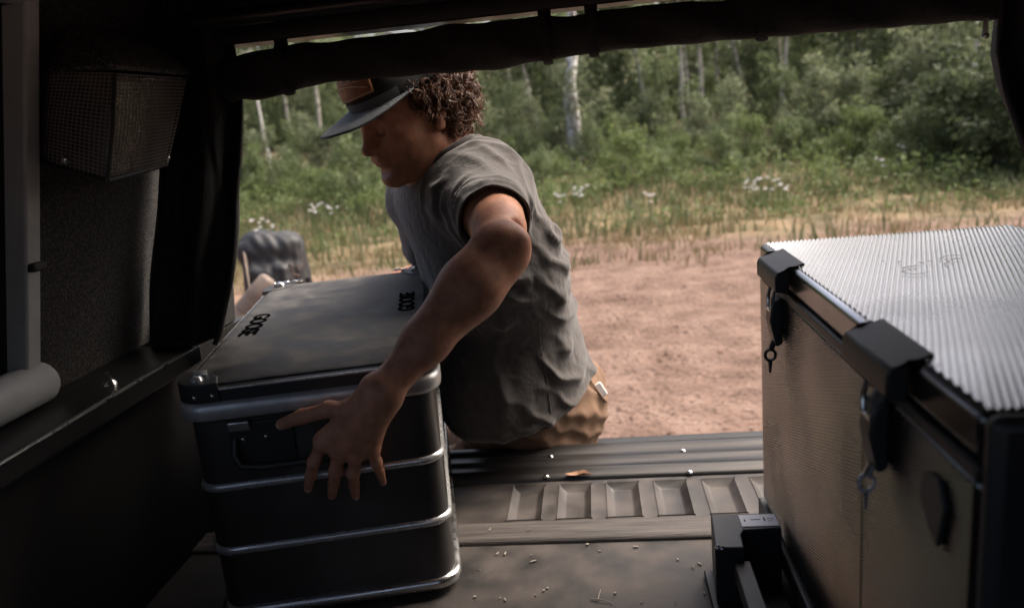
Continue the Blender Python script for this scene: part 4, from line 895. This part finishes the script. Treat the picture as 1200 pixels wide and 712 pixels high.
# near (left) arm
ud = unit(El-Ls); fd = unit(Wr-El)
side = unit(np.cross(ud, fd))
oc = unit(ud-fd)
arm = [U(.04, ell(Ls, (.060, .060, .060))), U(.03, cone(Ls, Ls+ud*.12, .054, .047)), U(.03, cone(Ls+ud*.12, El-ud*.01, .046, .036)), U(.03, cone(Ls+ud*.08-fd*.014, El-ud*.07-fd*.014, .034, .028)),
       U(.018, ell(El, (.032, .032, .032))), U(.008, ell(El+oc*.029, (.0155, .0155, .0155))), U(.010, ell(El+side*.027-fd*.004, (.012, .012, .012))), U(.010, ell(El-side*.026, (.012, .012, .012))), SUB(.012, ell(El-ud*.050+oc*.040, (.012, .012, .012))),
       U(.026, cone(El+fd*.01, El+fd*.080, .0385, .0425)), U(.026, cone(El+fd*.080, El+fd*.18, .0415, .031)), U(.02, cone(El+fd*.03+side*.018, El+fd*.13+side*.010, .022, .020)), U(.02, cone(El+fd*.02-side*.018, El+fd*.14-side*.010, .022, .019)),
       U(.024, cone(El+fd*.18, Wr-fd*.01, .029, .0235)), U(.014, ell(Wr+side*.011, (.019, .019, .019))), U(.014, ell(Wr-side*.013, (.018, .018, .018)))]
# near hand: knuckle, middle joint, end joint, tip for each finger
hand = {'i': [(379, 516, .038), (368, 541, .034), (364, 557, .018), (361, 572, .001)], 'm': [(398, 526, .042), (393, 552, .038), (391, 566, .021), (389, 580, .002)],
        'r': [(417, 530, .039), (414, 554, .035), (415, 568, .018), (417, 581, .001)], 'p': [(436, 524, .032), (441, 541, .028), (445, 552, .015), (449, 565, .000)],
        't': [(414, 482, .050), (386, 479, .044), (354, 488, .030), (329, 497, .015)]}
HP = {k: [HF(*q) for q in v] for k, v in hand.items()}
mid_out = -cv_
def hand_prims(HP, W):
    out = []; w0 = W
    for k, rr in (('i', .0145), ('m', .0150), ('r', .0140), ('p', .0125)):
        out.append(U(.016, cone(w0*.72+HP[k][0]*.28, HP[k][0], .0175, rr)))
    mid = (HP['i'][0]+HP['p'][0])/2; out.append(U(.018, cone(w0, w0*.35+mid*.65, .024, .019)))
    out.append(U(.016, cone(w0*.8+HP['t'][0]*.2, HP['t'][0], .018, .0155))); out.append(U(.014, cone(HP['t'][0], HP['i'][0]*.5+w0*.5, .014, .012)))
    for k, (a, b, c, d) in (('i', (.0098, .0087, .0080, .0066)), ('m', (.0102, .0090, .0082, .0068)), ('r', (.0098, .0086, .0078, .0065)), ('p', (.0088, .0077, .0069, .0058)), ('t', (.0140, .0112, .0106, .0080))):
        q = HP[k]
        out += [U(.006, ell(q[0], (a*1.1,)*3)), U(.004, cone(q[0], q[1], a, b)), U(.004, ell(q[1], (b*1.1,)*3)), U(.004, cone(q[1], q[2], b*.98, c)), U(.004, cone(q[2], q[3], c*1.03, d))]
    bk = unit(np.cross(HP['p'][0]-HP['i'][0], mid-w0)); bk = bk if bk@(w0*0+mid_out) > 0 else -bk
    for k in 'imrp':   # tendons and knuckles on the back of the hand
        out += [U(.007, cone(w0*.75+HP[k][0]*.25+bk*.0155, HP[k][0]+bk*.0100, .0030, .0036)), U(.008, ell(HP[k][0]+bk*.0065, (.0088,)*3)), U(.005, ell(HP[k][1]+bk*.0035, (.0072,)*3))]
    return out
# far (right) arm: same grip mirrored onto the far end of the case, a little lower
mid_c = CFR+cv_*CL/2
def mir(p): p = np.asarray(p, float); return p-2*cv_*((p-mid_c)@cv_)+np.array([0, 0, -.045])-cu_*.02
HPr = {k: [mir(q) for q in v] for k, v in HP.items()}; Wrr = mir(Wr)
Re = P(497, 318, d=1.90)+np.array([.02, .03, -.02])
ur = unit(Re-Rs); fr_ = unit(Wrr-Re)
armr = [U(.04, ell(Rs, (.062,)*3)), U(.03, cone(Rs, Re, .055, .043)), U(.025, ell(Re, (.043,)*3)), U(.03, cone(Re, Re+fr_*.09, .043, .045)), U(.03, cone(Re+fr_*.09, Wrr, .044, .027))]
# legs
hipL, hipR = pel+Rp[1]*.085+np.array([0, 0, -.03]), pel-Rp[1]*.085+np.array([0, 0, -.03])
knL, knR = np.array([-.60, 1.76, -.34]), np.array([-.55, 1.98, -.33]); anL, anR = np.array([-.56, 1.88, GZ+.085]), np.array([-.50, 2.05, GZ+.085])
legs = []
for h_, k_, a_ in ((hipL, knL, anL), (hipR, knR, anR)):
    legs += [U(.05, cone(h_, k_, .088, .060)), U(.03, cone(k_, k_*.6+a_*.4, .058, .060)), U(.03, cone(k_*.6+a_*.4, a_, .058, .040))]
legs += [U(.05, ell(pel+np.array([.078, -.05, -.005]), (.090, .09, .095))), U(.05, ell(pel+np.array([.078, .07, -.005]), (.090, .09, .095)))]
bodyp = torso+trap+head[:1]+arm+hand_prims(HP, Wr)+armr+[hand_prims(HPr, Wrr)[i] for i in range(31)]+legs+head[1:]
V, F = sdf_mesh(bodyp, .0034); V = relax(V, F, 1, .4)
# tendons, knuckle creases, veins as small relief
MAN = thing('person', (-.3, 1.80, GZ), 'man in grey t-shirt, tan trousers and cap, leaning in to grip the case', 'person')
me = mesh_np('body', V, F, True); o = newobj('body', me, 'skin', None)
def wpar(o, par=None):
    par = par or MAN; o.parent = par
    if par is MAN: o.matrix_parent_inverse = Matrix.Translation(-Vector(MAN.location))
    return o
BODY = wpar(o)
base = np.array([.46, .215, .130]); tint = np.tile(base, (len(V), 1)); q = (V-O)@Rh.T
def blend(w_, c): 
    global tint
    tint = tint*(1-w_[:, None])+np.asarray(c)*w_[:, None]
def gauss(c, r_): return np.exp(-(((q-np.array(c))/np.array(r_))**2).sum(1))
blend(.55*np.clip(gauss((.09, 0, -.075), (.035, .05, .030))+.6*gauss((.05, .05, -.07), (.05, .03, .03))+.6*gauss((.05, -.05, -.07), (.05, .03, .03)), 0, 1), (.27, .125, .078))
blend(.6*np.clip(gauss((.107, 0, -.050), (.012, .022, .0065))+gauss((.106, 0, -.0635), (.012, .020, .0075)), 0, 1), (.30, .11, .085))
blend(.95*np.clip(gauss((.090, .030, .036), (.016, .022, .0060))+gauss((.090, -.030, .036), (.016, .022, .0060)), 0, 1), (.05, .025, .015))
blend(.9*np.clip(gauss((.091, .031, .000), (.012, .015, .0030))+gauss((.091, -.031, .000), (.012, .015, .0030)), 0, 1), (.03, .015, .01))
for k in HP:
    tip = HP[k][3]-cv_*.006+(HP[k][3]-HP[k][2])*.12; dq = V-tip; blend(.75*np.exp(-((dq**2).sum(1)/(.0055**2))**2), (.60, .40, .34))
blend(.35*np.exp(-((V-(El-fd*.018+ud*.01))**2).sum(1)/(.035**2)), (.36, .15, .10))
blend(.30*np.clip(np.exp(-((V-HP['m'][0])**2).sum(1)/(.05**2)), 0, 1), (.37, .165, .105))
att = me.color_attributes.new('tint', 'FLOAT_COLOR', 'POINT'); att.data.foreach_set('color', np.concatenate([tint, np.ones((len(V), 1))], 1).astype(np.float32).ravel())

# ---- t-shirt
slv = .165; sleeveL = cone(Ls-ud*.01, Ls+ud*(slv+.03), .056, .043); slr = .165; sleeveR = cone(Rs, Rs+ur*(slr+.03), .060, .054)
cutL = Ls+ud*slv; cutR = Rs+ur*slr
hem_a, hem_b, hem_c = P(690, 428, d=1.68), P(634, 492, d=1.54), P(545, 512, d=1.56); hn = np.cross(hem_b-hem_a, hem_c-hem_a); hn = hn if hn[2] < 0 else -hn; hn = unit(hn)
neckdir = unit(hpt(-.03, 0, -.045)-nk)
shirtp = torso+[U(.05, cone(nk-neckdir*.045, Ls+np.array([.01, .03, .012]), .040, .040)), U(.05, cone(nk-neckdir*.045, Rs+np.array([.01, -.03, .012]), .040, .040)), U(.05, ell(s1+np.array([-.03, -.02, -.06]), (.135, .165, .17), R1)), U(.06, ell(pel+np.array([-.045, -.03, .05]), (.140, .175, .12), Rp)), U(.045, sleeveL), U(.045, sleeveR)]
nc = cone(nk-neckdir*.04, nk+neckdir*.2, .078, .10)
OFF = .0135
V, F = sdf_mesh(shirtp, .0045, off=OFF)
Nn = vnormals(V, F)
# folds
def ridge(u): f_ = u-np.floor(u); return 1-np.abs(2*f_-1)
d_arm = ((V-Ls)@ud); near_arm = np.exp(-(np.maximum(np.linalg.norm(V-Ls-np.clip(d_arm, -.06, .2)[:, None]*ud, axis=1)-.085, 0)/.03)**2)
wn = fnoise(V, 201, 5, 2); wn2 = fnoise(V, 202, 9, 2)
sl_f = ridge((d_arm+.010*wn+.02*(V-Ls)@unit(np.cross(ud, Z3)))/.034)**2.0
back = R2[0]*-1; tors = np.clip(1-near_arm, 0, 1)
tz_ = (V-s1)@R1[2]; fr_c = (V-s1)@R1[0]; lf_c = (V-s1)@R1[1]
def soft(u): return (.5+.5*np.cos(2*math.pi*u))**1.6
dg1 = soft((.62*V[:, 0]+.78*V[:, 2]+.016*wn+.10*lf_c)/.043)**1.6
bkm = np.clip((.060-fr_c)/.07, 0, 1)*np.clip((tz_+.13)/.10, 0, 1)
dg2 = soft((fr_c+.22*tz_+.016*wn)/.070)
frm = np.clip((fr_c+.01)/.06, 0, 1)*np.clip((.30-tz_)/.12, 0, 1)
low = soft((tz_*.8-fr_c*.5+.014*wn)/.044)*np.exp(-((tz_+.07)/.06)**2)
sa = (V-Ls)@unit(np.cross(ud, Z3)); sl_f = soft((d_arm+.016*fnoise(V, 205, 7, 2)+.10*sa)/.036)*np.clip(.55+.75*fnoise(V, 206, 6, 2), 0, 1.2)+.6*soft((d_arm*.6+.9*sa+.012*wn)/.045)*np.clip(.3+.8*fnoise(V, 207, 5, 2), 0, 1)
disp = .0065*sl_f*near_arm*np.clip((d_arm+.10)/.05, 0, 1)+tors*(.0075*1.25*dg1*bkm*np.clip(.6+.8*wn, 0, 1.3)+.009*dg2*frm*(.7+.3*wn)+.004*low)+.001*wn*tors
axp = Ls+np.array([.06, .06, -.10]); av = V-axp; ang_ = np.arctan2(av[:, 2], av[:, 0]); rr2 = np.linalg.norm(av, axis=1)
fan = np.abs(np.sin(ang_*7+3*fnoise(V, 208, 4, 2)))**.5; disp -= .004*(1-fan)*tors*np.exp(-((rr2-.10)/.08)**2)*np.clip(.5+.8*wn2, 0, 1.2)
cr2 = np.abs(np.sin((.45*V[:, 0]+.9*V[:, 2]+.03*wn)*math.pi/.031+2*wn2))**.6; disp -= .0022*(1-cr2)*tors*np.clip(wn2+.2, 0, 1)
# puff the hem
hd_ = (V-hem_a)@hn; disp += .006*np.exp(-((hd_+.012)/.010)**2)
V2 = V+Nn*(disp-.001)[:, None]
V2 = relax(V2, F, 1, .35)
fc = V2[F].mean(1); 
inn = np.array([pd(nc, fc)])[0]
kp = (inn > 0)
kp &= ~(((fc-cutL)@ud > 0) & (np.linalg.norm(fc-cutL-(((fc-cutL)@ud)[:, None])*ud, axis=1) < .11) & ((fc-cutL)@ud < .12))
kp &= ~(((fc-cutR)@ur > 0) & (np.linalg.norm(fc-cutR-(((fc-cutR)@ur)[:, None])*ur, axis=1) < .11) & ((fc-cutR)@ur < .12))
kp &= ((fc-hem_a)@hn < 0)
Vs, Fs = drop(V2, F, kp)
# snap the ragged borders onto the cut lines
def snap(Vs, Fs):
    e = np.sort(np.concatenate([Fs[:, [k, (k+1) % 4]] for k in range(4)]), 1); u, c = np.unique(e, axis=0, return_counts=True); b = np.unique(u[c == 1])
    for i in b:
        p = Vs[i]; dl = (p-cutL)@ud; dr = (p-cutR)@ur; dh = (p-hem_a)@hn; dn = pd(nc, p[None])[0]; best = min((abs(dl) if np.linalg.norm(p-cutL) < .12 else 9, 0), (abs(dr) if np.linalg.norm(p-cutR) < .12 else 9, 1), (abs(dh), 2), (abs(dn), 3))
        if best[0] > .009: continue
        if best[1] == 0: Vs[i] = p-ud*dl
        elif best[1] == 1: Vs[i] = p-ur*dr
        elif best[1] == 2: Vs[i] = p-hn*dh
        else:
            ax = nk+neckdir*((p-nk)@neckdir); Vs[i] = p-unit(p-ax)*dn
    return Vs, u[c == 1]
Vs, bed = snap(Vs, Fs)
SH_ = wpar(newobj('t_shirt', mesh_np('t_shirt', Vs, Fs, True), 'shirt', None)); md = SH_.modifiers.new('Solidify', 'SOLIDIFY'); md.thickness = .0028; md.offset = -1
# sewn bands along collar, cuffs and hem: follow the border edges
def border_loops(bed):
    nb_ = {}
    for a, b in bed: nb_.setdefault(int(a), []).append(int(b)); nb_.setdefault(int(b), []).append(int(a))
    seen = set(); loops = []
    for s in nb_:
        if s in seen: continue
        lp_ = [s]; seen.add(s); cur = s
        while True:
            nx = [k for k in nb_[cur] if k not in seen]
            if not nx: break
            cur = nx[0]; seen.add(cur); lp_.append(cur)
        loops.append(lp_)
    return loops
for lp_ in border_loops(bed):
    if len(lp_) < 25: continue
    p = Vs[lp_]
    for _ in range(6): p = .5*p+.25*(np.roll(p, 1, 0)+np.roll(p, -1, 0))
    isneck = np.median(np.abs(pd(nc, p))) < .004
    mbb = MB().tube(p[::2], .0065 if isneck else .0018, 6, closed=True)
    b_ = mbb.build('collar' if isneck else 'hem', 'shirt', None, smooth=80); b_.parent = SH_
# side seam: thin raised line down the near side
sm = []
for t in np.linspace(0.02, .98, 40):
    c_ = s2*(1-t)+pel*t if t > .5 else s2*(1-t)+pel*t
    dirn = unit(R1[1]-R1[0]*(.35-.45*t)); d0 = .10
    for _ in range(40):
        v = sdf_eval(shirtp, (c_+dirn*d0)[None])[0]-OFF; d0 -= v*.8
        if abs(v) < 1e-4: break
    p_ = c_+dirn*d0
    if (p_-hem_a)@hn < -.004:
        i_ = np.argmin(((Vs-p_)**2).sum(1)); sm.append(.5*p_+.5*Vs[i_]+dirn*.0005)
sm = np.array(sm)
for _ in range(3): sm[1:-1] = .5*sm[1:-1]+.25*(sm[2:]+sm[:-2])
ob = MB().tube(sm, .0011, 5).build('side_seam', 'shirt', None, smooth=80); ob.parent = SH_

# ---- trousers
pantp = [U(.05, ell(pel, (.122, .172, .125), Rp)), U(.06, ell(s1*.45+pel*.55, (.112, .155, .09), R1))]+legs
V, F = sdf_mesh(pantp, .007, off=.012); Nn = vnormals(V, F)
fd_ = .006*ridge((V[:, 2]*.9+V[:, 0]*.6+.02*fnoise(V, 301, 5, 2))/.045)**2+.004*fnoise(V, 302, 6, 2)
V = V+Nn*fd_[:, None]; fc = V[F].mean(1); wl_ = (fc-(s1*.60+pel*.40))@R1[2] < 0
for a_, k_ in ((anL, knL), (anR, knR)): wl_ &= ~((np.linalg.norm(fc-a_, axis=1) < .14) & (fc[:, 2] < GZ+.075))
V, F = drop(V, F, wl_)
PT = wpar(newobj('trousers', mesh_np('trousers', V, F, True), 'pants', None)); md = PT.modifiers.new('Solidify', 'SOLIDIFY'); md.thickness = .003; md.offset = -1
PV, PN = V, vnormals(V, F)
def onpants(px, py, lift=.003):
    r_ = unit(P(px, py, d=1.0)-CAM); w_ = PV-CAM; t = w_@r_; dd = np.linalg.norm(w_-t[:, None]*r_, axis=1); ok = dd < .010
    if not ok.any(): i = np.argmin(dd)
    else: ii = np.where(ok)[0]; i = ii[np.argmin(t[ii])]
    return PV[i]+PN[i]*lift
pk = [onpants(*q_) for q_ in ((694, 444), (700, 452), (708, 462), (714, 470))]
ob = MB().tube(pk, .002, 6).build('pocket_edge', 'pants', None, smooth=80); ob.parent = PT
for a_, k_ in ((anL, knL), (anR, knR)):
    bp2 = [U(.03, cone(a_+np.array([.02, 0, -.035]), a_+np.array([-.17, -.01, -.050]), .045, .036)), U(.03, cone(a_+np.array([0, 0, -.02]), a_+np.array([0, 0, .07]), .056, .058)), ('&', .004, plane((0, 0, GZ+.002), (0, 0, -1)))]
    Vb, Fb = sdf_mesh(bp2, .008); wpar(newobj('boot', mesh_np('boot', Vb, Fb, True), 'boot', None))
pp = onpants(706, 456, .004); ax_ = unit(P(712, 466, d=1.7)-P(699, 446, d=1.7))
ph = MB(); Rq = np.stack([ax_, unit(np.cross(ax_, FW)), unit(np.cross(ax_, np.cross(ax_, FW)))]).T
ph.box((-.018, -.007, -.004), (.016, .010, .004), Rq, pp)
ph.build('phone', 'white', None, bevel=.003, label='white phone edge poking out of the tan trouser pocket', cat='phone')

# ---- hair: dark under-layer plus curls
hb = [U(.02, ell(hpt(-.012, 0, .036), (.099, .083, .088), Rh)), U(.03, ell(hpt(-.052, 0, -.010), (.046, .068, .058), Rh)), ('&', .012, plane(hpt(.052, 0, .03), Fh*.75+Uh*-.35)), ('&', .006, plane(hpt(0, 0, -.055), -Uh))]
for s in (1, -1): hb += [SUB(.008, ell(hpt(.006, s*.085, -.012), (.026, .03, .034), Rh)), SUB(.01, ell(hpt(.055, s*.08, -.02), (.05, .05, .05), Rh))]
V, F = sdf_mesh(hb, .005); HR = wpar(newobj('hair', mesh_np('hair', V, F, True), 'scalp', None))
hv, hn_ = V, vnormals(V, F); lq = (hv-O)@Rh.T
capz = lambda f: .057-.12*f           # lower edge of the cap along the head
cand = np.where((lq[:, 2] < capz(lq[:, 0])+.012) & (lq[:, 0] < .034) & ((lq[:, 2] > -.058)))[0]
r6 = np.random.default_rng(12); cm = MB(); NS = 480
ears = np.where((lq[:, 2] > .022) & (lq[:, 2] < .052) & (np.abs(lq[:, 0]) < .032) & (np.abs(lq[:, 1]) > .05))[0]
for k in range(NS+110):
    i = cand[r6.integers(len(cand))] if k < NS else ears[r6.integers(len(ears))]; p0 = hv[i]; n0 = hn_[i]; f_, l_, u_ = lq[i]
    backw = np.clip((-f_+.01)/.08, 0, 1); ln = .014+.022*backw*r6.uniform(.4, 1.3); ax = unit(n0+r6.normal(size=3)*.35-Z3*.35-Fh*.15)
    if k >= NS: ln = r6.uniform(.022, .042); ax = unit(n0*.45-Uh+r6.normal(size=3)*.25-Fh*.2)
    a = unit(np.cross(ax, r6.normal(size=3))); b_ = np.cross(ax, a); hr = r6.uniform(.006, .0115)*(.6+.5*backw); tn = r6.uniform(.8, 1.6); ph0 = r6.uniform(0, 6.28)
    for j in range(8):
        jo = r6.normal(size=3)*(.0012 if j < 6 else .004); hj = hr*r6.uniform(.85, 1.1); pts_ = []
        for t in np.linspace(0, 1, 15):
            th = ph0+tn*t*6.28+j*.14; g_ = min(1, t*4); pts_.append(p0+jo*(.5+t)+ax*(ln*t-.003)+(a*math.cos(th)+b_*math.sin(th))*hj*g_-(a*math.cos(ph0)+b_*math.sin(ph0))*hj*.3*g_)
        cm.tube(pts_, [.00065]*12+[.0006, .0005, .0002], 3)
me = bpy.data.meshes.new('curls'); me.from_pydata(cm.v, [], cm.f); me.polygons.foreach_set('use_smooth', np.ones(len(me.polygons), bool)); me.update()
ob = newobj('curls', me, 'hair', HR, kind='stuff')

# ---- cap: crown, visor, patch
cc0 = hpt(-.004, 0, .050); cr_r = np.array([.108, .088, .098])
cp = [U(.02, ell(cc0, cr_r, Rh)), U(.02, ell(hpt(.045, 0, .085), (.058, .070, .062), Rh))]
V, F = sdf_mesh(cp, .004); fc = (V[F].mean(1)-O)@Rh.T; V, F = drop(V, F, fc[:, 2] > capz(fc[:, 0])); lq2 = (V-O)@Rh.T
for i in range(len(V)):
    dz = lq2[i, 2]-capz(lq2[i, 0])
    if dz < .005: V[i] -= Uh*dz
CAP = wpar(newobj('cap', mesh_np('cap', V, F, True), 'cap_two', None))
fq = (V-O)@Rh.T; fz = capz(fq[:, 0]); zone = np.maximum(-.012-fq[:, 0], np.minimum(fq[:, 0]-.050, fz+.018-fq[:, 2]))
za = CAP.data.attributes.new('zone', 'FLOAT', 'POINT'); za.data.foreach_set('value', zone.astype(np.float32))
md = CAP.modifiers.new('Solidify', 'SOLIDIFY'); md.thickness = .003; md.offset = -1
nu, nv = 28, 10; V = []
for i in range(nu+1):
    th = rad(-74+148*i/nu)
    for j in range(nv+1):
        t = j/nv; ext = .078*max(0, math.cos(th*90/74.5))**.85
        f_ = -.004+.106*math.cos(th)*(1) + t*ext; l_ = .087*math.sin(th)*(1+.02*t)
        u_ = capz(.100*math.cos(th))+.001-(.014*math.sin(th)**2+.004+.008*t)*t*min(1, ext/.06)
        V.append(hpt(f_, l_, u_))
F = [(i*(nv+1)+j, i*(nv+1)+j+1, (i+1)*(nv+1)+j+1, (i+1)*(nv+1)+j) for i in range(nu) for j in range(nv)]
vz = newobj('visor', mesh_np('visor', V, F, True), 'capgrey', CAP); md = vz.modifiers.new('Solidify', 'SOLIDIFY'); md.thickness = .003; md.offset = 0
# leather patch wrapped on the front of the crown
def oncrown(th, u):
    c_ = hpt(0, 0, u); d_ = Fh*math.cos(th)+Lh*math.sin(th); t = .16
    for _ in range(50):
        v = sdf_eval(cp, (c_+d_*t)[None])[0]; t -= v*.8
        if abs(v) < 1e-4: break
    return c_+d_*t, d_
def wrap(outline, lift): return [oncrown(a, u)[0]+oncrown(a, u)[1]*lift for a, u in outline]
pv = []; nn_ = 12
for i in range(nn_+1):
    a = rad(-27+62*i/nn_)
    for j in range(7): pv.append(oncrown(a, .068+.010*abs(math.sin(a))+ (.048-.010*abs(math.sin(a)))*j/6)[0]+oncrown(a, .1)[1]*.0022)
F = [(i*7+j, i*7+j+1, (i+1)*7+j+1, (i+1)*7+j) for i in range(nn_) for j in range(6)]
pt_ = newobj('leather_patch', mesh_np('leather_patch', pv, F, True), 'leather', CAP); md = pt_.modifiers.new('Solidify', 'SOLIDIFY'); md.thickness = .002; md.offset = 0
stt = MB(); stt.tube([oncrown(rad(a), .0710+.010*abs(math.sin(rad(a))))[0]+oncrown(rad(a), .1)[1]*.0036 for a in range(-26, 35, 3)], .0009, 5)
stt.tube([oncrown(rad(a), .0855-.012*(((a-4)/30)**2)+.008)[0]+oncrown(rad(a), .1)[1]*.0036 for a in range(-24, 33, 3)], .0010, 5)
ob = stt.build('stitching', 'thread', None); ob.parent = pt_
lt_ = text_mesh('TRACKER', .020); co = np.array([v.co[:] for v in lt_.vertices])
for v in lt_.vertices:
    a = rad(4)+v.co.x/.100; p_, d_ = oncrown(a, .1035+v.co.y); v.co = p_+d_*.0042
ob = newobj('lettering', lt_, 'thread', None); ob.parent = pt_
